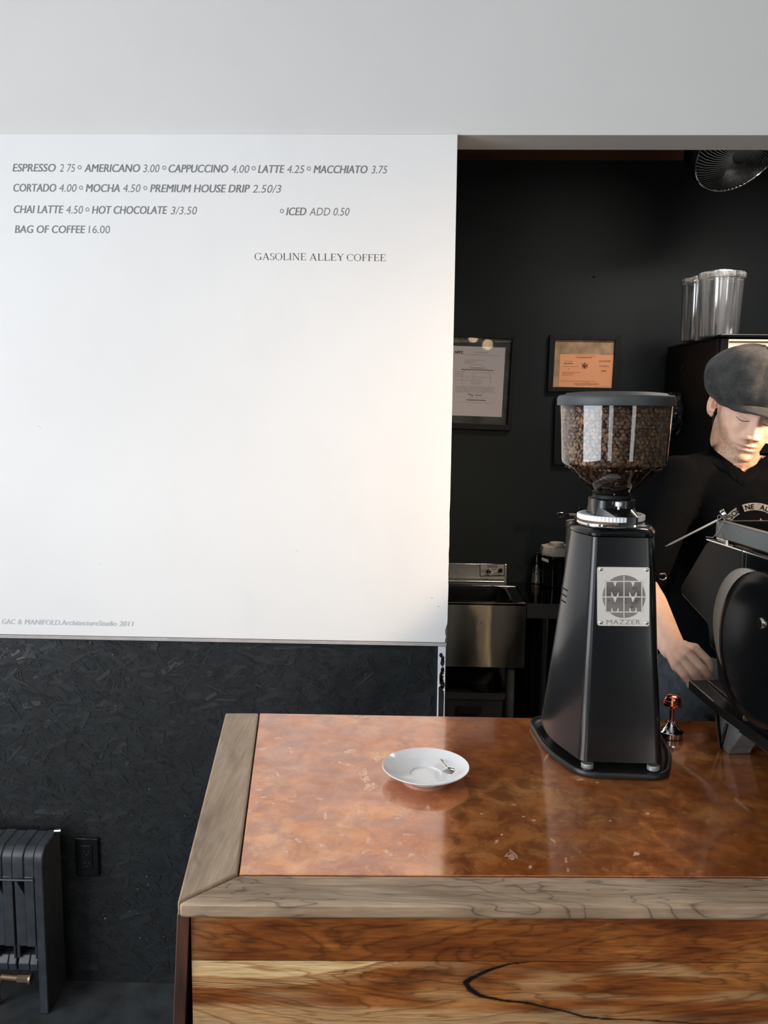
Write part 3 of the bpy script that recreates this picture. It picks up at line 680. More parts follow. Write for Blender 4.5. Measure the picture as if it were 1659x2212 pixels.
# hopper
hc = (GX, GY, 0)
prof = [(.0305, 1.5185), (.032, 1.5187), (.060, 1.5455), (.0805, 1.5645), (.0858, 1.5690), (.0880, 1.5725), (.0886, 1.5765), (.0889, 1.580), (.0891, 1.584), (.0934, 1.669), (.0935, 1.671)]
MB().lathe(prof, 96, hc, caps=False).build('hopper', M_clear, gr, 60)
MB().lathe([(.0942, 1.669), (.0980, 1.6695), (.0985, 1.671), (.0985, 1.681), (.0975, 1.6845), (.094, 1.6868), (.086, 1.6875), (.083, 1.6905), (.06, 1.6925), (.001, 1.693)], 96, hc).build('hopper_lid', M_greyplas, gr, 45)
MB().ell((GX - .003, GY - .031, 1.524), (.0035, .002, .006)).build('hopper_latch', M_chrome, gr)
# doser at the barista's side and a side clip
MB().lathe([(.04, 0), (.045, .002), (.045, .08), (.04, .083)], 32, (.36, 1.60, 1.30)).build('doser', M_black, gr)
MB().box(.34, .38, 1.53, 1.57, 1.31, 1.37).build('doser_mount', M_black, gr)
cl = [PY(x, y, 1.52) for x, y in [(1425, 1240), (1437, 1239), (1440, 1243), (1438, 1250), (1432, 1253), (1424, 1250)]]
MB().tube(cl, .0012, 8).build('doser_lever', M_chrome, gr)

# name plate on the front face
fb0, fb1 = Vector((.293, 1.324, ZB)), Vector((.427, 1.322, ZB)); ft0, ft1 = Vector((.305, 1.352, ZTp)), Vector((.398, 1.350, ZTp))
fo = (fb0 + fb1) / 2; ux = (fb1 - fb0).normalized(); vt = (((ft0 + ft1) / 2) - fo); nrm = -ux.cross(vt).normalized()
if nrm.y > 0: nrm = -nrm
def on_face(x, y, off):   # place a point of the plate on the front face of the housing
    d = ray(x, y); t_ = nrm.dot(fo - CAM) / nrm.dot(d); return CAM + d * t_ + nrm * off
def Qp(u_, v_, off): return on_face(1260 + u_ / 9.217, 1200 + v_ / 9.217, off)
OF = .0042
def plpoly(mb, pts, off, th=.0002):
    mb.loft([[Qp(u_, v_, off) for u_, v_ in pts], [Qp(u_, v_, off - th) for u_, v_ in pts]])
pl = thing('name_plate', None, None); bpy.data.objects.remove(pl)
M_plate = mat('polished_name_plate', (.80, .76, .71), .28, .35)
pp = MB(); plpoly(pp, rounded([(270, 222), (1305, 232), (1300, 1400), (272, 1388)], 45), OF, .0030)
plo = pp.build('name_plate', M_plate, gr, 30)
dk = mat('engraved_grey', (.30, .28, .26), .5, .3)
e1 = MB()
n = 64; plpoly(e1, [(795 + 425 * cos(2 * pi * i / n), 810 + 425 * sin(2 * pi * i / n)) for i in range(n)], OF + .0003)
plpoly(e1, [(420, 493), (1162, 498), (1162, 1122), (420, 1120)], OF + .0003)
e1.build('engraved_emblem', dk, plo, 0)
e2 = MB()
for k in range(36):
    y = 392 + k * 23.5
    hw = sqrt(max(0, 425 ** 2 - (y - 810) ** 2)); 
    if 500 < y < 1118: hw = max(hw, 368)
    x0_, x1_ = 795 - hw + 6, 795 + hw - 6
    plpoly(e2, [(x0_, y - 3), (x1_, y - 3), (x1_, y + 3), (x0_, y + 3)], OF + .0005)
sm_ = random.Random(4)
for (cx_, cy_, rr) in [(600, 680, 70), (690, 700, 50), (1020, 650, 75), (1060, 720, 60), (1000, 930, 80), (1050, 880, 60), (960, 1010, 45), (500, 890, 30), (830, 930, 30)]:
    plpoly(e2, [(cx_ + rr * cos(2 * pi * i / 12) * sm_.uniform(.6, 1.1), cy_ + rr * .7 * sin(2 * pi * i / 12) * sm_.uniform(.6, 1.1)) for i in range(12)], OF + .00055)
e2.build('engraved_lines', mat('engraving_black', (.12, .105, .095), .6), plo, 0)
e3 = MB()
def wb(x0_, y0_, x1_, y1_): plpoly(e3, [(x0_, y0_), (x1_, y0_), (x1_, y1_), (x0_, y1_)], OF + .0008)
wb(786, 395, 806, 1225); wb(372, 806, 1215, 826); wb(424, 497, 446, 1118); wb(1140, 500, 1160, 1118); wb(424, 497, 1160, 518); wb(424, 1106, 1160, 1126)
for oy in (0, 312):
    for ox in (0, 357):
        plpoly(e3, [(578 + ox, 512 + oy), (658 + ox, 512 + oy), (634 + ox, 570 + oy), (628 + ox, 600 + oy), (606 + ox, 600 + oy), (600 + ox, 570 + oy)], OF + .0008)
        plpoly(e3, [(545 + ox, 720 + oy), (558 + ox, 720 + oy), (570 + ox, 765 + oy), (590 + ox, 800 + oy), (545 + ox, 800 + oy)], OF + .0008)
        plpoly(e3, [(690 + ox, 720 + oy), (677 + ox, 720 + oy), (665 + ox, 765 + oy), (645 + ox, 800 + oy), (690 + ox, 800 + oy)], OF + .0008)
e3.build('raised_emblem_bars', M_plate, plo, 0)
e4 = MB(); vs, fs = text_geo('MAZZER', 0, 0, 1.1); a = min(v.x for v in vs); b = max(v.x for v in vs)
e4.add([Qp(452 + (v.x - a) / (b - a) * 670, 1360 - v.y / CAPH * 92, OF + .0004) for v in vs], fs)
e4.build('maker_lettering', dk, plo, 0)
for (u_, v_) in [(338, 270), (1250, 282), (338, 1325), (1248, 1335)]:
    Mx = Matrix.Translation(Qp(u_, v_, OF)) @ nrm.to_track_quat('Z', 'Y').to_matrix().to_4x4()
    sc_ = MB(Mx).lathe([(.0028, -.0003), (.0028, .0006), (.0020, .0012), (.0001, .0013)], 20).build('screw', M_steel, plo)
    MB(Mx).lathe([(.0008, .00128), (.0008, .0015), (.0001, .0015)], 6).build('socket', dk, sc_, 0) if False else None

# coffee beans
def bean_geo():
    n, m_ = 10, 6; vs = []; fs = []; tmp = MB().ell((0, 0, 0), (.0050, .0037, .0027), 12, 7)
    out = []
    for p in tmp.v:
        z = p.z * (.55 if p.z < 0 else 1.0)
        if p.z < 0: z += .0009 * exp(-(p.y / .0006) ** 2) * (1 - abs(p.x) / .0055)
        out.append(Vector((p.x, p.y, z)))
    return out, tmp.f
BV, BFc = bean_geo()
def hopper_r(z):
    pr = prof
    for a, b in zip(pr, pr[1:]):
        if z <= b[1]: return a[0] + (b[0] - a[0]) * (z - a[1]) / (b[1] - a[1])
    return pr[-1][0]
places = []; r = random.Random(13)
def place(z, a, rad, slope):
    n_ = Vector((cos(a), sin(a), slope)).normalized()
    base = n_.to_track_quat('Z', 'Y').to_matrix().to_4x4()
    flip = pi if r.random() < .55 else 0
    tw = Matrix.Rotation(r.gauss(0, .22), 4, 'X') @ Matrix.Rotation(r.gauss(0, .2), 4, 'Y') @ Matrix.Rotation(r.uniform(0, 2 * pi), 4, 'Z') @ Matrix.Rotation(flip, 4, 'X')
    if r.random() < .10: tw = Matrix.Rotation(r.uniform(.7, 1.4), 4, 'X') @ tw
    s_ = r.uniform(.84, 1.1)
    return Matrix.Translation((GX + rad * cos(a), GY + rad * sin(a), z)) @ base @ tw @ Matrix.Scale(s_, 4)
for layer, dr in ((0, .0042), (1, .0085)):
    z = 1.5235; row = 0
    while z < 1.6655:
        R_ = hopper_r(z); sl = -.9 if z < 1.566 else 0
        rad = R_ - dr * (1.35 if z < 1.566 else 1); nb = max(4, int(2 * pi * rad / .0083))
        for i in range(nb):
            a = 2 * pi * (i + .5 * (row % 2) + r.uniform(-.22, .22)) / nb
            places.append((layer, a % (2 * pi), z, place(z + r.uniform(-.0014, .0014), a, rad - r.uniform(0, .001), sl)))
        z += (.0062 if sl == 0 else .0048); row += 1
for k in range(260):
    a = r.uniform(0, 2 * pi); rad = .085 * sqrt(r.random()); places.append((2, a, 1.664, place(1.664 + r.uniform(-.001, .001), 0, 0, 9)))
    places[-1] = (2, a, 1.664, Matrix.Translation((GX + rad * cos(a), GY + rad * sin(a), 1.6635 + r.uniform(-.001, .0015))) @ Matrix.Rotation(r.uniform(0, 6), 4, 'Z') @ Matrix.Rotation(r.gauss(0, .4), 4, 'X'))
core = MB().lathe([(.020, 1.519), (.049, 1.5455), (.074, 1.5695), (.080, 1.60), (.083, 1.661)], 40, hc)
bme = MB().add(BV, BFc).mesh('coffee_bean'); bme.attributes.new('tone', 'FLOAT', 'POINT')
bme.polygons.foreach_set('use_smooth', [True] * len(bme.polygons)); bme.materials.append(M_bean)
def face_cam(p):
    layer, a, z, M = p; return (layer, -(cos(a) * (0 - GX) + sin(a) * (0 - GY)))
order = sorted(places, key=face_cam)
front = [p for p in order if p[0] == 0][:300]; ids = set(id(p) for p in front)
for p in front:
    o = bpy.data.objects.new('coffee_bean', bme); C.objects.link(o); o.matrix_world = p[3]
    tag(o, 'roasted brown coffee bean lying against the clear wall of the hopper', 'coffee bean', 'coffee beans against the hopper wall')
sv = []; sf = []; tone = []
for p in places:
    if id(p) in ids: continue
    n = len(sv); sv += [p[3] @ v for v in BV]; sf += [tuple(i + n for i in f) for f in BFc]; tone += [r.random()] * len(BV)
n = len(sv); sv += core.v; sf += [tuple(i + n for i in f) for f in core.f]; tone += [0.0] * len(core.v)
me = bpy.data.meshes.new('coffee_beans'); me.from_pydata([tuple(v) for v in sv], [], sf)
me.attributes.new('tone', 'FLOAT', 'POINT').data.foreach_set('value', tone)
tag(link('coffee_beans', me, M_bean, None, 0), 'mass of roasted coffee beans filling the clear grinder hopper', 'coffee beans', kind='stuff')
me.polygons.foreach_set('use_smooth', [True] * len(me.polygons))

# ------------------------------------------------------------------ tamper
tp = PZ(1457, 1600, CT); TX, TY = tp.x, tp.y + .0225
tm = thing('tamper', 'coffee tamper with a red copper mushroom handle beside the grinder', 'tamper', (TX, TY, CT))
MB().lathe([(.0215, 0), (.0225, .0006), (.0225, .010), (.0215, .0108), (.018, .0125), (.011, .0185), (.0075, .025), (.0070, .028)], 48, (TX, TY, CT)).build('steel_base', M_chrome, tm, 30)
kz = PY(1457, 1526, TY).z - CT; kt = PY(1457, 1501, TY).z - CT
MB().lathe([(.0050, .0275), (.0046, .03), (.0044, kz - .006), (.0056, kz - .004), (.0056, kz - .002), (.008, kz - .001), (.0140, kz + .001), (.0172, kz + .0035), (.0176, kz + .006), (.0168, kz + .0085), (.0160, kz + .009), (.0166, kz + .0105), (.0160, kz + .013), (.0152, kz + .0135), (.0150, kz + .015), (.0125, kt - .003), (.008, kt - .0008), (.001, kt)], 48, (TX, TY, CT)).build('handle', M_coppermetal, tm, 30)

# ------------------------------------------------------------------ espresso machine
A = Vector((.564, 1.438, CT)); rz = atan2(.133, .991)
ME = Matrix.Translation(A) @ Matrix.Rotation(rz, 4, 'Z')   # local x right, y away from the customer, z up
em = thing('espresso_machine', 'large black espresso machine at the right end of the copper bar', 'espresso machine', A)
em.rotation_euler = (0, 0, 0)
MW = .66; FRONT = -.40
YZ = Matrix(((0, 0, 1, 0), (1, 0, 0, 0), (0, 1, 0, 0), (0, 0, 0, 1)))  # ext polygon in (y,z) along x
def side(poly, x0, x1, rad=.0): return MB(ME).ext(rounded(poly, rad) if rad else poly, x0, x1, YZ)
M_em = noisy('black_enamel', (.003, .0035, .004), .22, .2, 60, spec=.2)
M_emsat = noisy('black_satin_enamel', (.005, .0055, .006), .4, .2, 60, spec=.15)
# chassis
side([(.045, .085), (.062, .215), (.080, .25), (.150, .255), (.065, .362), (FRONT, .362), (FRONT, .062), (-.06, .062), (-.02, .075)], .03, MW - .03, .01).build('chassis', M_em, em)
# translucent-looking glossy side panels
pan = [(.088, .366), (.187, .257), (.178, .243), (.070, .214), (.060, .175), (-.12, .15), (FRONT + .01, .15), (FRONT + .01, .366)]
M_smoke = mat('smoked_gloss_panel', (.003, .0033, .0036), .12, spec=.07)
side(pan, 0, .008, .012).build('side_panel', M_smoke, em, 30, .0015)
side(pan, MW - .008, MW, .012).build('side_panel', M_smoke, em, 30, .0015)
side([(.09, .3662), (.09, .3685), (FRONT, .3685), (FRONT, .3662)], -.002, .010).build('panel_edge_strip', M_steel, em)
# top cup tray with rail
side([(.052, .378), (.052, .408), (FRONT, .408), (FRONT, .378)], -.006, .012, .004).build('cup_rail', mat('worn_grey_rail', (.12, .13, .13), .34, .35), em, bevel=.002)
side([(.052, .378), (.052, .408), (.040, .408), (.040, .378)], .012, MW, .0).build('cup_rail', M_emsat, em, bevel=.002)
MB(ME).box(.02, MW - .02, FRONT + .01, .035, .3685, .376).build('cup_tray', M_emsat, em)
for yy in (.03, -.15, -.35): MB(ME).lathe([(.004, .366), (.004, .380)], 12, (.006, yy, 0)).build('rail_post', M_steel, em)
# round warm grey disc with black dome, on the side panel
def disc(y, z, r0, x0, x1, name, m, r1=None, sy=1):
    return MB(ME).loft([[(xx, y + rr * cos(2 * pi * i / 48) * sy, z + rr * sin(2 * pi * i / 48)) for i in range(48)] for rr, xx in ((r0, x0), (r0, x1), ((r1 or r0) * .96, x1 - .003), ((r1 or r0) * .8, x1 - .006))]).build(name, m, em, 40)
disc(-.066, .236, .106, 0, -.005, 'side_disc', mat('warm_grey_disc', (.27, .235, .20), .5), sy=1.02)
disc(-.136, .226, .124, -.004, -.022, 'boiler_dome', M_em)
disc(-.100, .268, .050, -.004, -.016, 'valve_housing', M_emsat)
disc(-.150, .272, .010, -.02, -.026, 'valve_cap', M_steel)
# lower body side, left flank plate under the panel
side([(.062, .19), (.066, .214), (FRONT + .01, .214), (FRONT + .01, .062), (-.058, .062), (.012, .10), (.040, .12)], .010, .020).build('flank_plate', M_em, em, 30, .001)
# drip tray
dt_ = side([(.128, .068), (.128, .086), (.031, .077), (-.25, .077), (-.25, .060), (.0, .060)], -.001, MW + .001)
dt_.build('drip_tray', M_emsat, em, 30, .0012)
side([(.128, .0865), (.031, .0775), (.031, .079), (.128, .088)], -.0018, .001).build('tray_edge', M_steel, em)
side([(.118, .0865), (.012, .0785), (.012, .0800), (.118, .0880)], .032, .0345).build('tray_edge', M_steel, em)
side([(-.062, .0585), (-.062, .0605), (FRONT, .0605), (FRONT, .0585)], -.0025, .0).build('body_edge', M_steel, em)
# foot brackets
M_foot = noisy('grey_cast_foot', (.13, .135, .135), .5, .2, 60)
for x0 in (0, MW - .05):
    side([(.028, .072), (.022, .040), (.004, .006), (-.004, 0), (-.020, 0), (-.026, .012), (-.062, .058), (-.050, .064)], x0 + .006, x0 + .045, .003).build('foot', M_foot, em, 30)
    side([(.031, .075), (.024, .038), (.006, .002), (.001, .002), (.016, .040), (.023, .070)], x0 + .001, x0 + .008).build('foot_flange', M_em, em, 30)
    side([(-.006, .052), (-.013, .052), (.002, .006), (.007, .008)], x0 + .003, x0 + .008).build('foot_rib', M_em, em, 30)
    side([(-.30, .062), (-.36, .062), (-.35, 0), (-.31, 0)], x0 + .006, x0 + .045).build('foot', M_em, em, 30)
# group heads, portafilters at the barista's side, steam wand
for k, xg in enumerate((.19, .45)):
    MB(ME).lathe([(.034, .155), (.036, .16), (.036, .215), (.028, .25)], 32, (xg, .11, 0)).build('group_head', M_chrome, em)
    MB(ME).lathe([(.030, .125), (.034, .13), (.034, .153)], 32, (xg, .11, 0)).build('portafilter_basket', M_chrome, em)
    MB(ME).tube([(xg, .14, .14), (xg, .17, .137), (xg, .215, .13)], [.008, .012, .014], 12).build('portafilter_handle', M_blackmat, em)
wnd = [Vector(p) for p in [(.02, .12, .36)]]
pt = [PY(x, y, 1.40) for x, y in [(1595, 1183), (1598, 1200), (1600, 1220), (1604, 1236), (1611, 1252)]]
q_ = [ME.inverted() @ p for p in pt]
MB(ME).tube([(-.003, p.y, p.z) for p in q_], .0013, 8).build('steam_pipe', M_steel, em)
# wires hanging over the rail
wr = MB()
for P in ([(1525, 1160), (1540, 1161), (1550, 1150), (1562, 1128), (1575, 1140), (1592, 1155), (1625, 1162)], [(1550, 1123), (1550, 1115), (1554, 1112), (1560, 1118), (1565, 1122)], [(1550, 1118), (1553, 1142)], [(1561, 1152), (1555, 1158), (1556, 1167)]):
    wr.tube([PY(x, y, 1.462) for x, y in P], .0006, 6)
wr.build('wire_clip', mat('pale_wire', (.45, .45, .44), .4, .3), em)
MB(ME).box(.004, .012, .052, .066, .372, .405).build('rail_end_clip', M_glass, em)
# milk thermometer clipped on the rail
th = thing('thermometer', 'milk thermometer with a long pointed steel probe clipped to the machine rail', 'thermometer', PY(1560, 1122, 1.47))
P0, P1, P2 = PY(1437, 1180.5, 1.50), PY(1449, 1175, 1.497), PY(1549, 1124, 1.47); P3 = PY(1558, 1119, 1.468)
MB().tube([P0, P1, P2], [.0004, .0019, .0021], 12).build('probe', mat('pale_probe', (.80, .73, .66), .35, .3), th)
MB().tube([P2, P3], .0011, 8).build('stem', M_steel, th)
dq = Vector((.80, -.25, .55)).normalized().to_track_quat('Z', 'Y').to_matrix().to_4x4()
MB(Matrix.Translation(PY(1565, 1110, 1.465)) @ dq).lathe([(.003, -.006), (.0085, -.005), (.0095, -.003), (.0095, .002), (.0085, .003), (.0075, .002), (.001, .002)], 32).build('dial', M_steel, th, 30)
# second tamper standing behind, on the machine's tray
t2 = thing('tamper', 'small dark tamper with a copper cap half hidden behind the machine tray', 'tamper', (.73, 1.40, CT))
bpy.data.objects.remove(t2)
pk = ME.inverted() @ PY(1592, 1480, 1.40)
rf = MB(ME).loft([[(-.003 - .002 * s_, pk.y + hw * cos(2 * pi * i / 16) - s_ * 0, 0 + (ME.inverted() @ PY(1592, yy, 1.40)).z) for i in range(16)] for s_, hw, yy in ((0, .001, 1480), (0, .001, 1481))])
# brew lever and knob in red copper next to the panel
kn_ = ME.inverted() @ PY(1590, 1482, 1.385)
lv = MB(ME)
k0 = Vector((-.012, kn_.y, kn_.z))
dirv = Vector((0, -.75, -.52)).normalized()
Mk = ME @ Matrix.Translation(k0) @ dirv.to_track_quat('Z', 'Y').to_matrix().to_4x4()
MB(Mk).lathe([(.001, -.010), (.006, -.009), (.0075, -.005), (.0065, -.002), (.0075, .001), (.0068, .005), (.004, .008)], 24).build('steam_knob', M_coppermetal, em)
MB(Mk).lathe([(.0035, .008), (.0035, .040), (.0055, .042), (.0065, .046), (.0085, .050), (.003, .052)], 24).build('steam_valve', M_emsat, em)
MB(Mk).lathe([(.0035, .052), (.0045, .056), (.0095, .062), (.0095, .0635), (.001, .064)], 24).build('valve_tip', M_brass, em)

# ------------------------------------------------------------------ person
def remesh(mb, vox, smooth=4, name='m'):
    me = mb.mesh(name); o = bpy.data.objects.new(name, me); C.objects.link(o)
    m = o.modifiers.new('r', 'REMESH'); m.mode = 'VOXEL'; m.voxel_size = vox; m.use_smooth_shade = True
    if smooth: s_ = o.modifiers.new('s', 'SMOOTH'); s_.iterations = smooth; s_.factor = .5
    dg = bpy.context.evaluated_depsgraph_get(); out = bpy.data.meshes.new_from_object(o.evaluated_get(dg))
    bpy.data.objects.remove(o); return out
def limb(mb, pts, rs, n=16):
    pts = [Vector(p) for p in pts]
    for p, rr in zip(pts, rs): mb.ell(p, rr, n, 10)
    for a, b, ra, rb in zip(pts, pts[1:], rs, rs[1:]): mb.tube([a, b], [ra, rb], n)

HC = PY(1613, 887.5, 2.12); yaw, pit, rol = radians(-5), radians(14), radians(11)
HM = Matrix.Translation(HC) @ Matrix.Rotation(yaw, 4, 'Z') @ Matrix.Rotation(pit, 4, 'X') @ Matrix.Rotation(rol, 4, 'Y')   # local -y = face direction, x = his left
HI = HM.inverted()
def tab(T, z):
    if z <= T[0][0]: return T[0][1:]
    for a, b in zip(T, T[1:]):
        if z <= b[0]:
            t_ = (z - a[0]) / (b[0] - a[0]); return tuple(a[i] + (b[i] - a[i]) * t_ for i in range(1, len(a)))
    return T[-1][1:]
HT = [(-.117, .008, -.074, -.050), (-.113, .020, -.084, -.035), (-.104, .030, -.0905, -.020), (-.092, .0385, -.0915, .0), (-.078, .0465, -.0905, .015), (-.060, .0545, -.0905, .03), (-.04, .0615, -.0905, .055), (-.02, .0665, -.0895, .075), (0, .0705, -.088, .088), (.02, .074, -.0935, .095), (.04, .0765, -.0965, .098), (.06, .0765, -.094, .098), (.08, .071, -.083, .088), (.10, .057, -.060, .066), (.112, .036, -.036, .040), (.118, .008, -.008, .01)]
def gs(x, c, s_): return exp(-((x - c) / s_) ** 2)
def face_bump(x, z):
    ax = abs(x); d = 0
    if -.056 < z < .02:
        t_ = max(0, min(1, (.014 - z) / .060)); h = .004 + .0205 * t_ ** 1.2; w_ = .0072 + .0058 * t_
        if z < -.045: h *= max(0, 1 - (-.045 - z) / .009)
        d += h * gs(x, 0, w_)
    d += .0120 * gs(ax, .0145, .0062) * gs(z, -.0445, .0065)
    d -= .0125 * gs(ax, .031, .0150) * gs(z, .002, .0120)
    d += .0085 * gs(ax, .031, .0135) * gs(z, -.002, .0090)
    d += .0055 * gs(z, .0205, .0075) * gs(ax, .026, .022)
    d += .0055 * gs(ax, .044, .017) * gs(z, -.022, .015)
    d -= .0035 * gs(ax, .036, .012) * gs(z, -.060, .016)
    d += .0045 * gs(ax, 0, .026) * gs(z, -.066, .014)
    d += .0052 * gs(ax, 0, .018) * gs(z, -.0655, .0042) + .0062 * gs(ax, 0, .016) * gs(z, -.0775, .0048)
    d -= .0070 * gs(ax, 0, .023) * gs(z, -.0712, .0020)
    d -= .0030 * gs(ax, 0, .005) * gs(z, -.0575, .005)
    d -= .0042 * gs(ax, 0, .02) * gs(z, -.0875, .0045)
    d += .0062 * gs(ax, 0, .017) * gs(z, -.1010, .0100)
    return d
def head_mesh(mb):
    NA, NZ = 128, 120; rings = []
    for k in range(NZ + 1):
        z = -.117 + .235 * k / NZ; hw, fy, by = tab(HT, z); cyy = lerp(fy, by, .54) if z < -.04 else lerp(fy, by, .5)
        ring = []
        for i in range(NA):
            a = 2 * pi * i / NA; c_, s_ = cos(a), sin(a); e = .86 if s_ < 0 else .95
            x = hw * (abs(c_) ** e) * (1 if c_ > 0 else -1); y = cyy + (abs(s_) ** e) * ((fy - cyy) if s_ < 0 else (by - cyy))
            if s_ < 0: y -= face_bump(x, z) * min(1, (-s_) * 1.5)
            ring.append((x, y, z))
        rings.append(ring)
    mb.loft(rings, True, HM)
pr = thing('person', 'man in a charcoal flat cap and black tee looking down at the espresso machine', 'person', (.83, 2.08, 0))
bd = MB(); head_mesh(bd)
NB = PY(1588, 985, 2.115)      # base of the neck
skull = HM @ Vector((0, .035, -.045))
limb(bd, [skull, (skull + NB) / 2 + Vector((-.004, .01, 0)), NB, NB + Vector((0, .02, -.05))], [.056, .055, .057, .050])
# ears
for sgn in (-1, 1):
    ec = Vector((sgn * .0775, .014, -.004)); pts = []
    Me = HM @ Matrix.Translation(ec) @ Matrix.Scale(.86, 4) @ Matrix.Rotation(sgn * radians(-22), 4, 'Z') @ Matrix.Rotation(radians(-8), 4, 'X')
    for i in range(19):
        a = radians(-120 + 300 * i / 18); yy = .0165 * cos(a) + .002; zz = .029 * sin(a) + .002
        pts.append((sgn * .006, yy, zz))
    bd.tube(pts, [.0042] * 19, 8, True, Me)
    bd.ell((0, .001, .0), (.0045, .014, .026), 12, 8, Me); bd.ell((sgn * .003, -.002, -.027), (.005, .008, .009), 12, 8, Me)
    bd.ell((sgn * .003, -.012, .0), (.004, .004, .007), 10, 8, Me)
# torso, shoulders
SHR = PY(1462, 1040, 2.08); SHL = Vector((NB.x + (NB.x - SHR.x) + .02, 2.10, SHR.z + .005))
CHm = Vector(((SHR.x + SHL.x) / 2, 2.10, SHR.z - .13))
def torso(mb, d):
    mb.ell(CHm + Vector((0, 0, .0)), (.165 - d, .112 - d, .17 - d), 32, 20)
    mb.ell(CHm + Vector((0, .0, .095)), (.175 - d, .085 - d, .075 - d), 32, 20)
    mb.ell(CHm + Vector((0, .01, -.22)), (.150 - d, .105 - d, .22 - d), 32, 20)
    mb.ell(CHm + Vector((0, .01, -.36)), (.155 - d, .110 - d, .12 - d), 32, 20)
    limb(mb, [SHR, NB + Vector((-.045, .012, -.034))], [.058 - d, .044 - d], 20); limb(mb, [SHL, NB + Vector((.045, .012, -.034))], [.058 - d, .044 - d], 20)
torso(bd, .006)
ELR = PY(1378, 1262, 1.93); WRR = PY(1452, 1398, 1.735)
ELL = Vector((SHL.x + .07, 1.95, ELR.z)); WRL = Vector((SHL.x - .05, 1.74, 1.19))
limb(bd, [SHR, ELR], [.050, .040]); limb(bd, [ELR, lerp(ELR, WRR, .35), lerp(ELR, WRR, .8), WRR], [.040, .041, .031, .0275])
limb(bd, [SHL, ELL], [.050, .040]); limb(bd, [ELL, lerp(ELL, WRL, .35), WRL], [.040, .041, .028])
# right hand (seen from its back), fingers curled down over the tray edge
K = {'i': [(1500, 1402, 1.665), (1529, 1428, 1.640), (1534, 1446, 1.632), (1533, 1456, 1.632)],
     'm': [(1486, 1414, 1.652), (1518, 1446, 1.620), (1528, 1461, 1.614), (1529, 1472, 1.614)],
     'r': [(1474, 1427, 1.645), (1500, 1456, 1.612), (1510, 1470, 1.606), (1512, 1480, 1.606)],
     'p': [(1462, 1438, 1.640), (1480, 1461, 1.612), (1489, 1473, 1.606), (1491, 1482, 1.606)]}
RF = {'i': (.0115, .0098, .0086, .0075), 'm': (.0115, .0098, .0086, .0076), 'r': (.011, .0094, .0082, .0072), 'p': (.010, .0082, .0072, .0064)}
for k, P in K.items():
    p = [PY(*q) for q in P]; limb(bd, p, RF[k], 12); limb(bd, [WRR + (p[0] - WRR) * .05, lerp(WRR, p[0], .6), p[0]], [.020, .0145, .0125], 12)
pk_ = [PY(*q) for q in K['i']]; pm_ = [PY(*q) for q in K['p']]
limb(bd, [lerp(WRR, pk_[0], .5), lerp(WRR, pm_[0], .6), lerp(pk_[0], pm_[0], .5)], [.017, .016, .012], 12)
tb = [lerp(WRR, pk_[0], .25) + Vector((.012, .01, -.012)), PY(1505, 1425, 1.70), PY(1525, 1450, 1.675), PY(1530, 1466, 1.655)]
limb(bd, tb, [.016, .0125, .0108, .009], 12)
# left hand, out of view behind the machine
for k, (dx, dz) in enumerate([(-.03, .01), (-.01, .015), (.01, .012), (.028, .004)]):
    a = WRL + Vector((dx * .8, -.075, -.01 + dz)); limb(bd, [WRL, a, a + Vector((0, -.03, -.018)), a + Vector((0, -.035, -.04))], [.02, .0118, .0095, .0078], 12)
limb(bd, [WRL, WRL + Vector((-.045, -.045, -.01)), WRL + Vector((-.05, -.075, -.025))], [.018, .0125, .010], 12)
bme2 = remesh(bd, .0022, 3, 'body')
be = []; li = []; er = []
for v in bme2.vertices:
    p = HI @ v.co; x, y, z = p; b = l_ = e_ = 0
    if -.125 < z < .06 and abs(x) < .095 and y < .07 and y > -.14:
        ax = abs(x); nz = noise.noise(p * 60) * .004
        jaw = sm(-.052, -.074, z + nz + (.028 * sm(.035, .062, ax) * -1))
        side_ = sm(.020, .007, abs(y + .012 + .25 * min(0, z + .02))) * sm(.050, .062, ax) * sm(.055, .045, z)
        jawline = sm(.045, .058, ax) * sm(-.010, -.035, z) * sm(-.055, -.030, y) * sm(.045, .020, y)
        mus = sm(-.050, -.056, z) * sm(-.068, -.0635, z) * sm(.034, .026, ax) if z > -.072 else 0
        b = max(jaw * sm(.04, .02, y), side_, jawline * .9, mus * .7)
        if z < -.112 and y > -.06: b *= sm(-.03, -.05, y)
        under = sm(-.084, -.080, z) * sm(-.094, -.090, z)
        if abs(z + .0715) < .013 and y < -.06:
            l_ = gs(z, -.0715, .0082) * sm(.0245, .017, ax); l_ = 1 if l_ > .62 else l_ * .4; b *= (1 - l_)
        if abs(z + .087) < .004 and ax < .012: b *= .4
        if ax > .070 and abs(y - .012) < .012 and abs(z) < .018: e_ = .8 * sm(.012, .004, abs(y - .012)) * sm(.02, .010, abs(z - .002))
    be.append(max(0, min(1, b)) * .74); li.append(l_); er.append(e_)
for nm, arr in (('beard', be), ('lips', li), ('ear', er)): bme2.attributes.new(nm, 'FLOAT', 'POINT').data.foreach_set('value', arr)
bme2.materials.clear(); body = link('body', bme2, M_skin, pr, 0)
bme2.polygons.foreach_set('use_smooth', [True] * len(bme2.polygons))
hbv = BVHTree.FromPolygons([v.co for v in bme2.vertices], [tuple(p.vertices) for p in bme2.polygons])
def onhead(x, z, off=.0006):   # drop a point on the face, shooting back along local +y
    o_ = HM @ Vector((x, -.2, z)); d_ = (HM.to_3x3() @ Vector((0, 1, 0))).normalized(); h = hbv.ray_cast(o_, d_)
    return h[0] - d_ * off
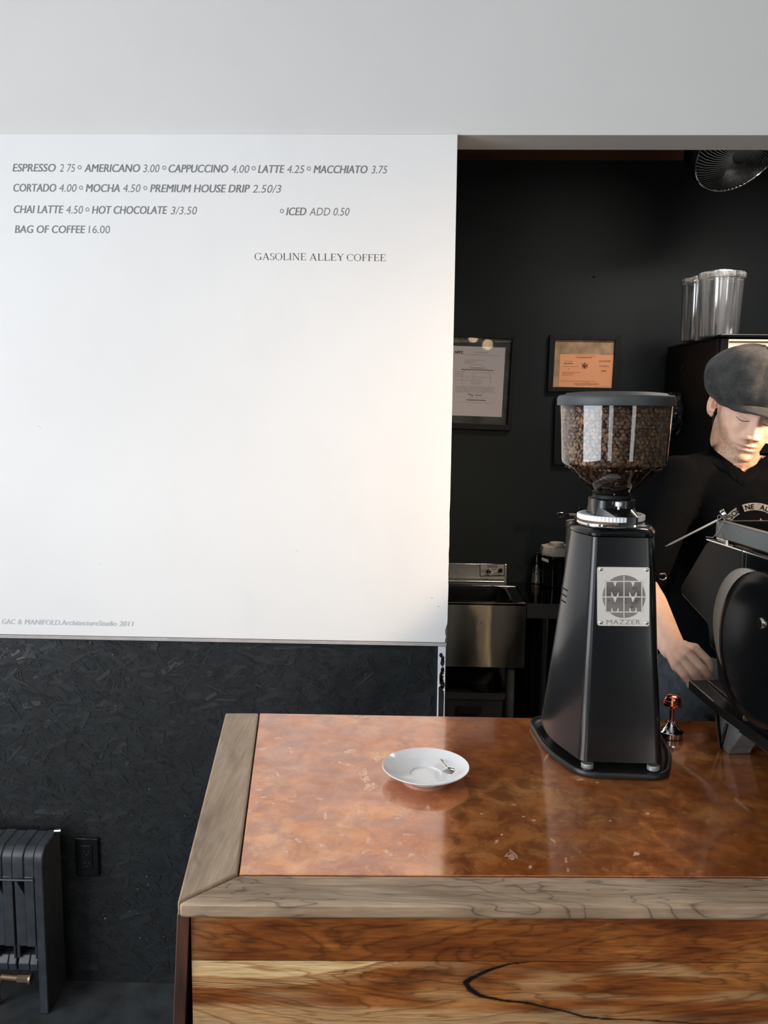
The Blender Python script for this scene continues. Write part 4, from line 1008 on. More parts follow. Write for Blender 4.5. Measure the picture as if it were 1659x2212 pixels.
for sgn in (-1, 1):
    MB().tube([onhead(sgn * x, z) for x, z in [(.0165, -.0070), (.021, -.0088), (.028, -.0105), (.035, -.0102), (.041, -.0080), (.0455, -.0045)]], [.0009, .0012, .0012, .0011, .0009, .0004], 8).build('eyelashes', mat('soft_brown_lashes', (.22, .10, .055), .8), pr)
    MB().tube([onhead(sgn * x, z, .0) for x, z in [(.014, .0145), (.024, .019), (.034, .0205), (.044, .0165), (.050, .011)]], [.0012, .0022, .0024, .0018, .0008], 8).build('eyebrow', mat('eyebrow_hair', (.30, .17, .09), .7), pr)
    MB().tube([onhead(sgn * x, z, -.0002) for x, z in [(.018, .0035), (.025, .0065), (.033, .0072), (.041, .0050), (.047, .0005)]], [.0003, .0006, .0006, .0006, .0003], 6).build('eyelid_fold', mat('lid_crease', (.36, .15, .09), .7), pr)
MB().tube([onhead(x, z, -.0004) for x, z in [(-.0225, -.0708), (-.012, -.0712), (0, -.0718), (.012, -.0712), (.0225, -.0708)]], [.0003, .0006, .0007, .0006, .0003], 6).build('mouth_line', mat('mouth_shadow_line', (.20, .05, .04), .6), pr)
for sgn in (-1, 1):
    MB().ell(onhead(sgn * .0072, -.0505, .0), (.0030, .0022, .0014), 10, 6).build('nostril', mat('nostril_dark', (.16, .05, .035), .8), pr)
# hair at the back below the cap
MB().loft([[HM @ Vector((.0735 * cos(a) * s_, .012 + .090 * sin(a) * s_, z)) for a in [radians(-2 + 184 * i / 24) for i in range(25)]] for s_, z in ((.93, -.03), (1.0, .0), (1.035, .03), (1.04, .06))], False, closed=False).build('hair', M_hair, pr)

# flat cap
def cap():
    NA, NZ = 96, 28; rings = []
    for k in range(NZ + 1):
        t_ = k / NZ; ph = -.52 * pi / 2 + (pi / 2 + .52 * pi / 2) * t_; ring = []
        for i in range(NA):
            a = 2 * pi * i / NA
            pan_ = 1 - .022 * (abs(cos(4 * (a + .2))) ** 14) * cos(ph)
            w_ = 1 + .045 * noise.noise(Vector((cos(a) * 2.2, sin(a) * 2.2, t_ * 3))) + .02 * noise.noise(Vector((cos(a) * 7, sin(a) * 7, t_ * 6)))
            rx, ry = .118 * pan_ * w_, .132 * pan_ * w_; c_ = max(0, cos(ph)) ** .72 * (1 if ph > 0 else lerp(1, .93, min(1, -ph / .8)))
            z = .076 + (.084 if ph > 0 else .072) * sin(ph) * (1 + .05 * noise.noise(Vector((cos(a) * 3, sin(a) * 3, 9))))
            y = .004 + ry * c_ * sin(a); x = rx * c_ * cos(a)
            z -= .10 * max(0, y - .02) * .35   # sags at the back
            z -= .012 * max(0, -sin(a)) * (1 - t_); z += .13 * x * (1 - .6 * t_)
            ring.append((x - .004, y, z))
        rings.append(ring)
    return MB(HM).loft(rings)
cp = cap().build('flat_cap', M_felt, pr, 80); cp['label'] = 'charcoal wool flat cap'
# the band under the crown
MB(HM).loft([[((.0815 + d_) * cos(a), -.0005 + (.0985 + d_) * sin(a), z) for a in [2 * pi * i / 64 for i in range(64)]] for d_, z in ((-.002, .034), (.0, .032), (.002, .036), (.006, .046), (.0, .06))]).build('cap_band', M_felt, cp, 60)
bv_ = []
for rr_, dz in ((0, .0), (.35, .0005), (.7, -.003), (1, -.009)):
    bv_.append([(lerp(.080, .093, rr_) * sin(a), -(lerp(.093, .150, rr_ * cos(a * .88) ** .6) * cos(a) if True else 0) , .040 + dz - .004 * rr_ - .012 * sin(abs(a)) ** 2.2 * rr_ - .002) for a in [radians(-66 + 132 * i / 30) for i in range(31)]])
br = MB(HM)
up_ = bv_; dn = [[(x, y, z - .0045) for x, y, z in ring] for ring in bv_]
n = 31; vs = [p for ring in up_ for p in ring] + [p for ring in dn for p in ring]; fs = []; o2 = 4 * n
for k in range(3):
    for i in range(n - 1):
        fs.append((k * n + i, k * n + i + 1, (k + 1) * n + i + 1, (k + 1) * n + i)); fs.append((o2 + k * n + i, o2 + (k + 1) * n + i, o2 + (k + 1) * n + i + 1, o2 + k * n + i + 1))
for i in range(n - 1): fs.append((3 * n + i, 3 * n + i + 1, o2 + 3 * n + i + 1, o2 + 3 * n + i)); fs.append((i, o2 + i, o2 + i + 1, i + 1))
for k in range(3): fs.append((k * n, (k + 1) * n, o2 + (k + 1) * n, o2 + k * n)); fs.append((k * n + n - 1, o2 + k * n + n - 1, o2 + (k + 1) * n + n - 1, (k + 1) * n + n - 1))
br.add(vs, fs).build('cap_brim', M_felt, cp, 50, .0015)
MB(HM).ell((-.004, .004, .158), (.009, .009, .0035), 16, 8).build('cap_button', M_felt, cp)

# T-shirt
sh = MB(); torso(sh, -.004)
limb(sh, [SHR, lerp(SHR, ELR, .5), lerp(SHR, ELR, .88)], [.066, .062, .060], 20); limb(sh, [SHL, lerp(SHL, ELL, .5), lerp(SHL, ELL, .88)], [.066, .062, .060], 20)
shm = remesh(sh, .006, 6, 't_shirt')
bm = bmesh.new(); bm.from_mesh(shm)
Vp = PY(1608, 1020, 2.0); La = PY(1540, 962, 2.06); Ra = PY(1645, 992, 2.06)
def plane(p, q): n_ = (p - CAM).cross(q - CAM).normalized(); return p, (n_ if n_.z > 0 else -n_)
pa, na = plane(Vp, La); pb_, nb_ = plane(Vp, Ra)
for p_, n_ in ((pa, na), (pb_, nb_)): bmesh.ops.bisect_plane(bm, geom=bm.verts[:] + bm.edges[:] + bm.faces[:], plane_co=p_, plane_no=n_)
kill = []
for f in bm.faces:
    c = f.calc_center_median(); dd = sqrt((c.x - NB.x) ** 2 + (c.y - NB.y) ** 2)
    if (c - pa).dot(na) > 0 and (c - pb_).dot(nb_) > 0 and c.z > Vp.z - .03 and dd < .21 and c.y < NB.y + .02: kill.append(f)
bmesh.ops.delete(bm, geom=kill, context='FACES'); bm.to_mesh(shm); bm.free(); shm.materials.clear()
shirt = link('t_shirt', shm, M_shirt, pr, 0); shm.polygons.foreach_set('use_smooth', [True] * len(shm.polygons)); shirt['label'] = 'black cotton T-shirt with a round grey print'
so_ = shirt.modifiers.new('t', 'SOLIDIFY'); so_.thickness = .0015; so_.offset = -1
sbv = BVHTree.FromPolygons([v.co for v in shm.vertices], [tuple(p.vertices) for p in shm.polygons])
def onshirt(x, y, off):
    d_ = ray(x, y).normalized(); h = sbv.ray_cast(CAM, d_)
    return (h[0] - d_ * off) if h[0] else PY(x, y, 2.0)
def onboth(x, y, off):
    d_ = ray(x, y).normalized(); hs = [h[0] for h in (sbv.ray_cast(CAM, d_), hbv.ray_cast(CAM, d_)) if h[0]]
    return (min(hs, key=lambda q: (q - CAM).length) if hs else PY(x, y, 2.09)) - d_ * off
cl_ = [(1533, 955), (1537, 964), (1543, 972), (1553, 980), (1565, 989), (1580, 1000), (1594, 1010), (1608, 1021), (1618, 1014), (1628, 1007), (1637, 1000), (1643, 992), (1646, 983)]
cw_ = MB(); ri_ = [[onboth(x, y, .0015), onboth(x - 1, y + 5, .0030), onboth(x - 2, y + 14, .0030), onboth(x - 3, y + 30, .001)] for x, y in cl_]
cw_.loft(ri_, False, closed=False); co_ = cw_.build('collar', M_shirt, shirt, 60); cs_ = co_.modifiers.new('t', 'SOLIDIFY'); cs_.thickness = .002; cs_.offset = -1
LC, R1, R2 = (1630, 1166), 80, 64
lg = MB(); n = 90
ring = []
for i in range(n + 1):
    a = radians(-112 + 224 * i / n)
    if -28 < (a * 180 / pi) < -21: ring.append(None); continue
    ring.append([onshirt(LC[0] + q * sin(a), LC[1] - q * cos(a), .0012) for q in (R1, (R1 + R2) / 2, R2)])
for a, b in zip(ring, ring[1:]):
    if a and b: lg.add(a + b, [(0, 1, 4, 3), (1, 2, 5, 4)])
lg.add([onshirt(1643 + 6 * x, 1128 + 9 * y, .0012) for x, y in [(0, -1), (.5, -.5), (.6, .1), (.4, .6), (0, 1), (-.5, .7), (-.7, .2), (-.4, -.4)]], [tuple(range(8))])
lo = lg.build('shirt_logo', M_logo, shirt, 0)
lt = MB()
for k, chx in enumerate('GASOLINE ALLEY'):
    if chx == ' ': continue
    a = radians((k - 7.6) * 8.6 + 2); vs, fs = text_geo(chx, 0, .01)
    mx = (min(v.x for v in vs) + max(v.x for v in vs)) / 2
    out = []
    for v in vs:
        u_ = (v.x - mx) * 15.5; w_ = R2 + 2.5 + v.y / CAPH * 10.5; aa = a
        X = LC[0] + w_ * sin(aa) + u_ * cos(aa); Y = LC[1] - w_ * cos(aa) + u_ * sin(aa); out.append(onshirt(X, Y, .0022))
    lt.add(out, fs)
lt.build('logo_lettering', M_shirt, lo, 0)
pin = PY(1587.5, 1015.5, 1.97); q1 = onshirt(1585, 1016.5, .001); q2 = onshirt(1588, 1014.6, .002); q3 = onshirt(1590.5, 1015, .001)
MB().tube([q1, q2, q3], [.0006, .0012, .0008], 8).build('shirt_pin', M_alu, shirt)
# trousers and shoes
jn = MB(); HPx = CHm.x - .03
jn.ell((HPx, 2.10, .98), (.165, .115, .11), 32, 16)
for sgn in (-1, 1): limb(jn, [(HPx + sgn * .085, 2.10, .93), (HPx + sgn * .10, 2.09, .50), (HPx + sgn * .105, 2.12, .12)], [.092, .066, .056], 20)
jm = remesh(jn, .008, 4, 'jeans'); jm.materials.clear(); jo = link('jeans', jm, M_denim, pr, 0); jm.polygons.foreach_set('use_smooth', [True] * len(jm.polygons)); jo['label'] = 'grey blue denim jeans'
for sgn in (-1, 1):
    s_ = MB(); xx = HPx + sgn * .105; s_.loft([[(xx + hw * cos(a), 2.07 + ln * sin(a) - dy_, z) for a in [2 * pi * i / 24 for i in range(24)]] for hw, ln, dy_, z in ((.048, .135, .0, .001), (.050, .138, 0, .02), (.047, .13, 0, .045), (.045, .085, -.04, .075), (.048, .06, -.05, .11))]).build('shoe', M_blackmat, pr)

# ------------------------------------------------------------------ kitchen
# framed licences on the back wall
def frame(name, label, corners, inner, depth=.02, rimcol=None):
    """corners: TL, TR, BR, BL pixels of the outer outline; a flat frame on the back wall"""
    o = thing(name, label, 'picture frame', PY(*corners[3], BY - depth))
    oc = [PY(*c, BY - depth) for c in corners]; ic = [PY(*c, BY - depth) for c in inner]
    mb = MB()
    for k in range(4):
        j = (k + 1) % 4; q = [oc[k], oc[j], ic[j], ic[k]]
        mb.loft([[p for p in q], [Vector((p.x, BY - .0005, p.z)) for p in q]])
    mb.build('frame_rim', rimcol or M_blackmat, o, 30, .0012)
    return o
def quad(mb, pts, Y): mb.add([PY(*p, Y) for p in pts], [(0, 1, 2, 3)])
def slabq(pts, Y, th): return MB().loft([[PY(*p, Y) for p in pts], [PY(*p, Y) + Vector((0, th, 0)) for p in pts]])
f1 = frame('certificate_frame', 'black frame with a white city permit hanging on the dark kitchen wall', [(950, 715.5), (1118.5, 723), (1104, 930.5), (938, 924)], [(956, 727), (1107.5, 732), (1096, 918), (945, 912)])
m1 = mat('dark_green_grey_matboard', (.055, .062, .06), .7); t = NT(m1)
t.col(t.ramp(t.noise(t.coord((2, 1, 4)), 6, 4), [(.35, (.035, .04, .04)), (.7, (.09, .095, .09))]))
slabq([(957, 727), (1108, 732), (1097, 918), (945, 912)], BY - .008, .006).build('matboard', m1, f1)
slabq([(957, 727), (1108, 732), (1107, 742), (1080, 738), (1040, 741), (1000, 738), (957, 741)][0:2] + [(1107, 739), (957, 740)], BY - .0085, .0004).build('reflection_strip', noisy('painted_reflection', (.20, .185, .15), .8, .5, 60), f1)  # mottled pale strip paints the glass reflection along the frame's top
slabq([(960, 746), (1092, 751), (1083.5, 901), (952, 896.5)], BY - .0095, .001).build('permit_paper', M_paper, f1)
pp_ = [o for o in bpy.data.objects if o.name == 'permit_paper'][0]
def Q1(u_, v_): return (970 + u_ / 11.057, 720 + v_ / 11.06)   # from the enlarged crop
def lines(mb, specs, Y, slope, Q, seed=1):
    r = random.Random(seed)
    for (x0, x1, y, h) in specs:
        x = x0
        while x < x1:
            w_ = min(x1 - x, r.uniform(12, 60)); yy = y + (x - x0) * slope
            quad(mb, [Q(x, yy - h / 2), Q(x + w_, yy - h / 2 + w_ * slope), Q(x + w_, yy + h / 2 + w_ * slope), Q(x, yy + h / 2)], Y); x += w_ + r.uniform(4, 14)
ip = MB(); Y1 = BY - .0099
lines(ip, [(370, 840, 635, 10), (370, 640, 665, 9), (360, 620, 690, 9), (360, 530, 715, 9), (380, 1200, 508, 12), (600, 940, 452, 14)], Y1, .035, Q1, 1)
lines(ip, [(340, 1000, 1535, 7), (200, 1050, 1640, 9), (150, 1150, 1260, 9), (150, 1080, 1285, 9), (150, 1080, 1310, 9), (150, 1060, 1335, 9), (150, 1080, 1360, 9), (150, 1160, 1385, 9), (150, 340, 1405, 9)], Y1, .035, Q1, 2)
lines(ip, [(150, 350, 915, 12), (150, 340, 955, 10), (150, 360, 995, 11), (150, 480, 1035, 11), (150, 520, 1112, 11), (535, 1090, 930, 9), (535, 630, 975, 9), (535, 640, 1012, 9), (525, 1020, 1040, 11), (525, 810, 1085, 10), (525, 780, 1125, 13), (520, 790, 1175, 13), (520, 740, 1205, 11)], Y1, .035, Q1, 3)
ip.build('small_print', M_inkl, pp_, 0)['kind'] = 'stuff'
ib = MB(); lines(ib, [(515, 840, 825, 13), (290, 1060, 862, 16), (410, 890, 1590, 18)], Y1, .035, Q1, 4)
def ptxt(mb, s, x0, x1, yb, cap, Q, Y, bold=.0, shear=0, slope=.035):
    vs, fs = text_geo(s, shear, bold); a = min(v.x for v in vs); b = max(v.x for v in vs)
    out = []
    for v in vs: t_ = (v.x - a) / (b - a); out.append(PY(*Q(x0 + t_ * (x1 - x0), yb + t_ * (x1 - x0) * slope - v.y / CAPH * cap), Y))
    mb.add(out, fs)
ptxt(ib, 'NYC', 148, 340, 478, 58, Q1, Y1, .05)
# signature
for P in ([(455, 1440), (470, 1470), (485, 1450), (500, 1478), (520, 1465), (545, 1480), (560, 1470), (555, 1520)], [(635, 1455), (650, 1495), (660, 1468), (690, 1490), (715, 1478), (750, 1495), (770, 1480), (785, 1492)]):
    ib.tube([PY(*Q1(*p), Y1) for p in P], .0009, 5)
ib.build('bold_print', M_ink, pp_, 0)
# round watermark seal
wm = MB(); n = 40
for i in range(n):
    a, b = 2 * pi * i / n, 2 * pi * (i + 1) / n
    quad(wm, [Q1(650 + rr * cos(q) * .95, 1110 + rr * sin(q)) for q, rr in ((a, 380), (b, 380), (b, 345), (a, 345))], Y1 + .0002)
wm.build('seal_watermark', mat('pale_seal_print', (.585, .55, .565), .8), pp_, 0)
slabq([Q1(0, 0)] * 0 + [(957, 727), (1108, 732), (1097, 918), (945, 912)], BY - .014, .0012).build('glazing', m_clear('picture_glass', (.97, .97, .97), .02, .0, 1.4, .25), f1)

f2 = frame('licence_frame', 'black frame with an orange validated licence on tan card', [(1188.5, 722.5), (1343, 724.5), (1338, 846), (1183, 846)], [(1200, 733), (1329.5, 735), (1323, 838), (1194.5, 836)])
m2 = noisy('tan_stained_card', (.42, .28, .17), .85, .35, 22)
slabq([(1199, 732), (1330.5, 734), (1324, 839), (1194, 837)], BY - .008, .006).build('backing_card', m2, f2)
slabq([(1210, 765), (1327, 767), (1322.5, 838), (1206.5, 835.5)], BY - .0095, .001).build('licence_paper', mat('orange_paper', (.88, .40, .20), .8), f2)
lp = [o for o in bpy.data.objects if o.name == 'licence_paper'][0]
def Q2(u_, v_): return (1190 + u_ / 11.06, 730 + v_ / 11.06)
i2 = MB(); Y2 = BY - .0099
lines(i2, [(580, 1060, 430, 8), (330, 520, 553, 8), (280, 680, 680, 7), (250, 700, 820, 9), (270, 550, 845, 7), (270, 500, 868, 7), (250, 520, 890, 7), (240, 1070, 1030, 9), (770, 920, 1065, 8), (540, 1150, 1085, 9), (560, 1160, 1105, 9), (600, 1090, 1125, 8), (1050, 1420, 1168, 8), (410, 440, 735, 12)], Y2, .01, Q2, 7)
i2.build('small_print', mat('brown_print', (.30, .12, .06), .8), lp, 0)['kind'] = 'stuff'
i3 = MB(); lines(i3, [(620, 985, 468, 15), (320, 525, 610, 24), (1205, 1320, 780, 12), (1205, 1320, 802, 12)], Y2, .01, Q2, 8)
ptxt(i3, 'VALIDATED', 1138, 1420, 572, 34, Q2, Y2, .02, slope=.01); ptxt(i3, '7/19/2011', 1160, 1380, 692, 34, Q2, Y2, .02, slope=.01)
# coat of arms: shield, two supporters, crest
for P in ([(770, 640), (840, 640), (838, 690), (805, 720), (772, 690)], [(745, 620), (768, 605), (772, 650), (762, 700), (742, 705), (752, 660)], [(865, 610), (882, 640), (868, 660), (880, 705), (855, 705), (846, 650)], [(780, 585), (805, 600), (835, 582), (820, 610), (825, 632), (785, 632), (792, 610)], [(760, 712), (855, 712), (840, 728), (775, 728)]):
    i3.add([PY(*Q2(*p), Y2) for p in P], [tuple(range(len(P)))])
i3.build('bold_print', mat('dark_brown_print', (.13, .045, .03), .8), lp, 0)
f3 = frame('small_frame', 'black frame mostly hidden behind the grinder hopper', [(1200, 858), (1300, 860), (1297, 1006), (1196, 1004)], [(1214, 870), (1290, 872), (1287, 992), (1211, 990)])
slabq([(1213, 869), (1291, 871), (1288, 993), (1210, 991)], BY - .008, .006).build('backing_card', m1, f3)
# wall specks / nail
MB().ell(PY(1283, 598, BY - .001), (.006, .002, .004)).build('nail_hole', mat('hole_dark', (.004, .004, .004), .9), bpy.data.objects['wall_back'])

# hand sink with control panel
SK = thing('prep_sink', 'stainless steel sink with a control panel on its low backsplash', 'sink', (.2, 3.3, 0))
SZ = .92; sxr = PZ(1137, 1304, SZ).x; sfy = PZ(1137, 1304, SZ).y; sxl = -.45; sby = 3.535
# top rim with bowl opening: frame of four bars
bwx0, bwx1, bwy0, bwy1 = sxl + .05, PZ(1112, 1300, SZ).x - .012, sfy + .018, 3.45
rim = MB(); rim.box(sxl, sxr, sfy, bwy0, SZ - .012, SZ).box(sxl, sxr, bwy1, sby, SZ - .012, SZ + .003).box(sxl, bwx0, bwy0, bwy1, SZ - .012, SZ).box(bwx1, sxr, bwy0, bwy1, SZ - .012, SZ)
rim.build('rim', M_inoxdark, SK, bevel=.003)
bl_ = MB(); ro = rounded([(bwx0, bwy0), (bwx1, bwy0), (bwx1, bwy1), (bwx0, bwy1)], .07, 8)
bl_.loft([[(x, y, SZ + .002) for x, y in inset(ro, ((bwx0 + bwx1) / 2, (bwy0 + bwy1) / 2), 1.015)], [(x, y, SZ + .001) for x, y in ro], [(x, y, SZ - .02) for x, y in inset(ro, ((bwx0 + bwx1) / 2, (bwy0 + bwy1) / 2), .985)], [(x, y, SZ - .17) for x, y in inset(ro, ((bwx0 + bwx1) / 2, (bwy0 + bwy1) / 2), .93)]], False)
b_ = bl_.build('bowl', M_inoxdark, SK, 40)
MB().box(bwx0 + .02, bwx1 - .02, bwy0 + .02, bwy1 - .02, SZ - .18, SZ - .17).build('bowl_floor', M_inoxdark, SK)
zf = PY(1131, 1443, sfy).z
MB().box(sxl, sxr, sfy, sfy + .004, zf, SZ - .0005).build('apron', M_inox, SK, bevel=.001)
MB().box(sxl, sxr, sfy - .002, sfy + .002, SZ - .001, SZ + .0012).build('apron_lip', mat('bright_edge', (.6, .58, .52), .3, 1), SK)
MB().box(sxr - .003, sxr, sfy + .004, sby, zf, SZ - .012).build('side_skirt', M_inoxdark, SK)
bx1 = PY(1095, 1216, sby).x; bz1 = PY(1095, 1217, sby).z; bz0 = PY(1095, 1258, sby - .02).z
MB().box(sxl, bx1, sby - .018, sby, SZ, bz1).build('backsplash', m_sheet('brushed_backsplash', (.46, .44, .39), .2), SK, bevel=.003)
MB().box(sxl, PY(1090, 1262, sby - .05).x, sby - .07, sby - .018, SZ + .003, SZ + .02).build('backsplash_ledge', m_sheet('ledge_steel', (.30, .30, .29), .3, k=.3), SK, bevel=.004)
cpl = slabq([(1037.5, 1220.5), (1089, 1219.5), (1088, 1243), (1038, 1244)], sby - .0205, .002).build('control_panel', mat('grey_label_plate', (.30, .29, .26), .5), SK, bevel=.001)
slabq([(1036, 1219), (1090.5, 1218.2), (1089.5, 1244.5), (1036.6, 1245.3)], sby - .0195, .0015).build('control_panel_border', M_ink, cpl)
slabq([(1053.5, 1221.5), (1074, 1221.5), (1074, 1226), (1053.5, 1226)], sby - .0209, .0004).build('brand_block', M_ink, cpl)
tx = MB(); vs, fs = text_geo('KROWNE', 0, .02); a = min(v.x for v in vs); b = max(v.x for v in vs)
tx.add([PY(1055 + (v.x - a) / (b - a) * 17.5, 1225.3 - v.y / CAPH * 3, sby - .0212) for v in vs], fs)
sl_ = MB(); r = random.Random(6)
for (x0, x1, y) in [(1040, 1049, 1231), (1040, 1047, 1235), (1064, 1072, 1229), (1066, 1074, 1238), (1045, 1059, 1242), (1063, 1074, 1242), (1075, 1084, 1242)]:
    sl_.add([PY(x0, y, sby - .0208), PY(x1, y, sby - .0208), PY(x1, y + 1.1, sby - .0208), PY(x0, y + 1.1, sby - .0208)], [(0, 1, 2, 3)])
sl_.build('panel_print', M_ink, cpl, 0)
tx.build('panel_lettering', mat('grey_letter', (.35, .34, .32), .6), cpl, 0)
RXm = Matrix.Rotation(radians(90), 4, 'X')
for (x, y, r0, m_) in [(1057.5, 1233.5, .013, M_steel), (1081.5, 1232, .009, M_blackmat)]:
    c = PY(x, y, sby - .02); MB(Matrix.Translation(c) @ RXm).lathe([(r0, 0), (r0, .004), (r0 * .62, .005), (r0 * .55, .016), (r0 * .4, .018)], 24).build('knob', m_, cpl)
c = PY(1057.5, 1233.5, sby - .0385); MB(Matrix.Translation(c) @ RXm).lathe([(.0062, 0), (.006, .001)], 20).build('knob_cap', M_ink, cpl)
for x, y in ((1019, 1375), (1039, 1345)):
    MB().ell(PY(x, y, sfy), (.0026, .0012, .0026)).build('rivet_hole', M_ink, SK)
for (x, y) in ((sxr - .05, sfy + .04), (sxr - .05, sby - .04), (sxl + .05, sfy + .04), (sxl + .05, sby - .04)):
    MB().lathe([(.019, .0), (.019, .88)], 20, (x, y, .0)).build('leg', noisy('dull_dark_leg', (.05, .055, .058), .5, .2, 20), SK)
# waste bin under the sink
wbn = thing('waste_bin', 'dark plastic bin standing under the sink', 'bin', (.25, 3.3, 0))
MB().loft([[(x, y, z) for x, y in rounded([(.23 - w_, 3.3 - w_ * .8), (.23 + w_, 3.3 - w_ * .8), (.23 + w_, 3.3 + w_ * .8), (.23 - w_, 3.3 + w_ * .8)], .04)] for w_, z in ((.14, .002), (.165, .52), (.172, .525), (.172, .55), (.16, .55), (.155, .5))]).build('bin_body', noisy('dark_bin_plastic', (.02, .023, .024), .5, .2, 10), wbn)
MB().box(.21, .30, 3.152, 3.162, .47, .50).build('bin_handle', M_blackmat, wbn)
# steel work table to the right of the sink
wt = thing('work_table', 'dark steel work table beside the sink carrying the storage jars', 'table', (1.0, 3.3, 0))
tx0 = sxr + .004; CX0 = PY(1440, 742, BY - .02).x - .004
MB().box(tx0, CX0, sfy + .003, 3.55, .885, .9195).build('tabletop', mat('dark_polished_table_steel', (.10, .10, .10), .12, 1), wt, bevel=.002)
zt2 = PY(1150, 1336, sfy).z
MB().box(tx0, CX0, sfy, sfy + .006, zt2, .9185).build('front_apron', mat('black_steel_apron', (.03, .033, .035), .3, .3), wt, bevel=.001)
MB().box(tx0, CX0, sfy - .001, sfy + .001, .918, .9205).build('front_edge', mat('table_edge_steel', (.28, .28, .26), .3, 1), wt)
MB().box(tx0 - .001, tx0 + .001, sfy - .001, sfy + .001, zt2, .92).build('corner_edge', mat('corner_steel', (.22, .22, .21), .3, 1), wt)
lx = PY(1176, 1400, 3.2).x
for (x, y) in ((lx, 3.21), (lx, 3.49), (CX0 - .05, 3.2), (CX0 - .05, 3.49)):
    lg_ = MB().lathe([(.0195, .0), (.0195, .70), (.0215, .705), (.0215, .86)], 24, (x, y, 0)).build('leg', mat('polished_dark_leg', (.25, .26, .26), .25, 1) if y < 3.3 else M_blackmat, wt, 25)

# glass bottle with pourer
bo = PZ(1158, 1259, SZ); boX, boY = bo.x, bo.y - .0
bt = thing('glass_bottle', 'small glass bottle half full of pale sugar with a stopper', 'bottle', (boX, boY, SZ))
MB().lathe([(.026, 0), (.0265, .003), (.0265, .012), (.0235, .016), (.023, .075), (.019, .088), (.0095, .096), (.0085, .122)], 32, (boX, boY, SZ), caps=False).build('bottle_glass', M_glass, bt, 60)
MB().lathe([(.0235, .002), (.0235, .014), (.0212, .017), (.0212, .040), (.020, .0455), (.012, .044)], 32, (boX, boY, SZ)).build('sugar', noisy('pale_sugar', (.50, .38, .24), .9, .3, 300, .4, 500), bt)
MB().lathe([(.004, .085), (.005, .10), (.003, .104), (.006, .112), (.0045, .122), (.007, .127), (.0125, .131), (.0135, .134), (.0125, .1355)], 24, (boX, boY, SZ)).build('stopper', M_chrome, bt, 30)
# octagonal storage jar
jb = PZ(1193, 1268, SZ); jX, jY = PY(1203, 1200, jb.y + .02).x, jb.y + .03
oc_ = thing('storage_jar', 'dark filled storage jar with a cream octagonal lid and push button', 'jar', (jX, jY, SZ))
def octo(rr, ch=.45): return rounded([(jX - rr, jY - rr * ch), (jX - rr * ch, jY - rr), (jX + rr * ch, jY - rr), (jX + rr, jY - rr * ch), (jX + rr, jY + rr * ch), (jX + rr * ch, jY + rr), (jX - rr * ch, jY + rr), (jX - rr, jY + rr * ch)], .006)
zl = PY(1200, 1197, jY).z; zm = PY(1200, 1181, jY).z; zk = PY(1200, 1176, jY).z
MB().loft([[(x, y, z) for x, y in octo(q)] for q, z in ((.052, SZ), (.056, SZ + .004), (.060, zl - .02))]).build('jar_body', mat('smoky_jar', (.010, .010, .010), .08, coat=.5), oc_, 30)
MB().loft([[(x, y, z) for x, y in octo(q)] for q, z in ((.060, zl - .02), (.064, zl - .014), (.064, zl - .008), (.060, zl))]).build('jar_collar', M_black, oc_, 30)
MB().loft([[(x, y, z) for x, y in octo(q)] for q, z in ((.066, zl), (.067, zl + .003), (.067, zl + .016), (.062, zm + .004), (.055, zm + .005))]).build('jar_lid', M_white_plas, oc_, 30)
MB().lathe([(.030, 0), (.031, .002), (.031, .013), (.029, .015)], 32, (jX, jY, zm + .004)).build('push_button', M_white_plas, oc_)
tg_ = slabq([(1170, 1204), (1185, 1209), (1184.5, 1215.5), (1170, 1210)], jY - .062, .0008).build('jar_label', mat('white_label_tape', (.5, .48, .45), .6), oc_)
# airpot behind the grinder
ax_, ay_ = PY(1256, 1150, 3.36).x, 3.36
ap = thing('airpot', 'white vacuum airpot with a black pump spout standing behind the grinder', 'airpot', (ax_, ay_, SZ))
at_ = PY(1240, 1122, ay_).z
apk = (at_ - SZ)
MB().lathe([(.060, 0), (.062, .003), (.062, apk - .03), (.058, apk - .027)], 40, (ax_, ay_, SZ)).build('pot_body', mat('white_enamel', (.72, .70, .66), .3), ap)
MB().lathe([(.064, apk - .030), (.065, apk - .028), (.065, apk - .012), (.062, apk - .006), (.03, apk - .002)], 40, (ax_, ay_, SZ)).build('pot_collar', mat('cream_collar', (.74, .66, .58), .35), ap)
sp_z = PY(1220, 1111, ay_ - .02).z
MB().box(PY(1203, 1111, ay_ - .03).x, PY(1217, 1111, ay_ - .03).x, ay_ - .035, ay_ - .015, sp_z - .010, sp_z + .010).build('spout', M_steel, ap, bevel=.002)
MB().box(PY(1216, 1111, ay_ - .03).x, ax_, ay_ - .033, ay_ - .017, sp_z - .007, sp_z + .008).build('spout_arm', M_blackmat, ap, bevel=.002)
MB().box(PY(1228, 1111, ay_ - .03).x, ax_ + .05, ay_ - .04, ay_ - .01, sp_z - .004, sp_z + .006).build('pump_lever', noisy('worn_brown_lever', (.18, .16, .13), .5, .2, 30), ap, bevel=.002)
for (x, y, rr) in ((1250, 1101, .009), (1244, 1105, .008), (1262, 1103, .007), (1252, 1108, .006)):
    c = PY(x, y, ay_ - .03); MB().ell(c, (rr, rr * .6, rr), 14, 8).build('wing_nut', M_black, ap)
MB().lathe([(.007, apk - .01), (.007, sp_z - SZ)], 12, (ax_ - .01, ay_ - .025, SZ)).build('pump_post', M_blackmat, ap)
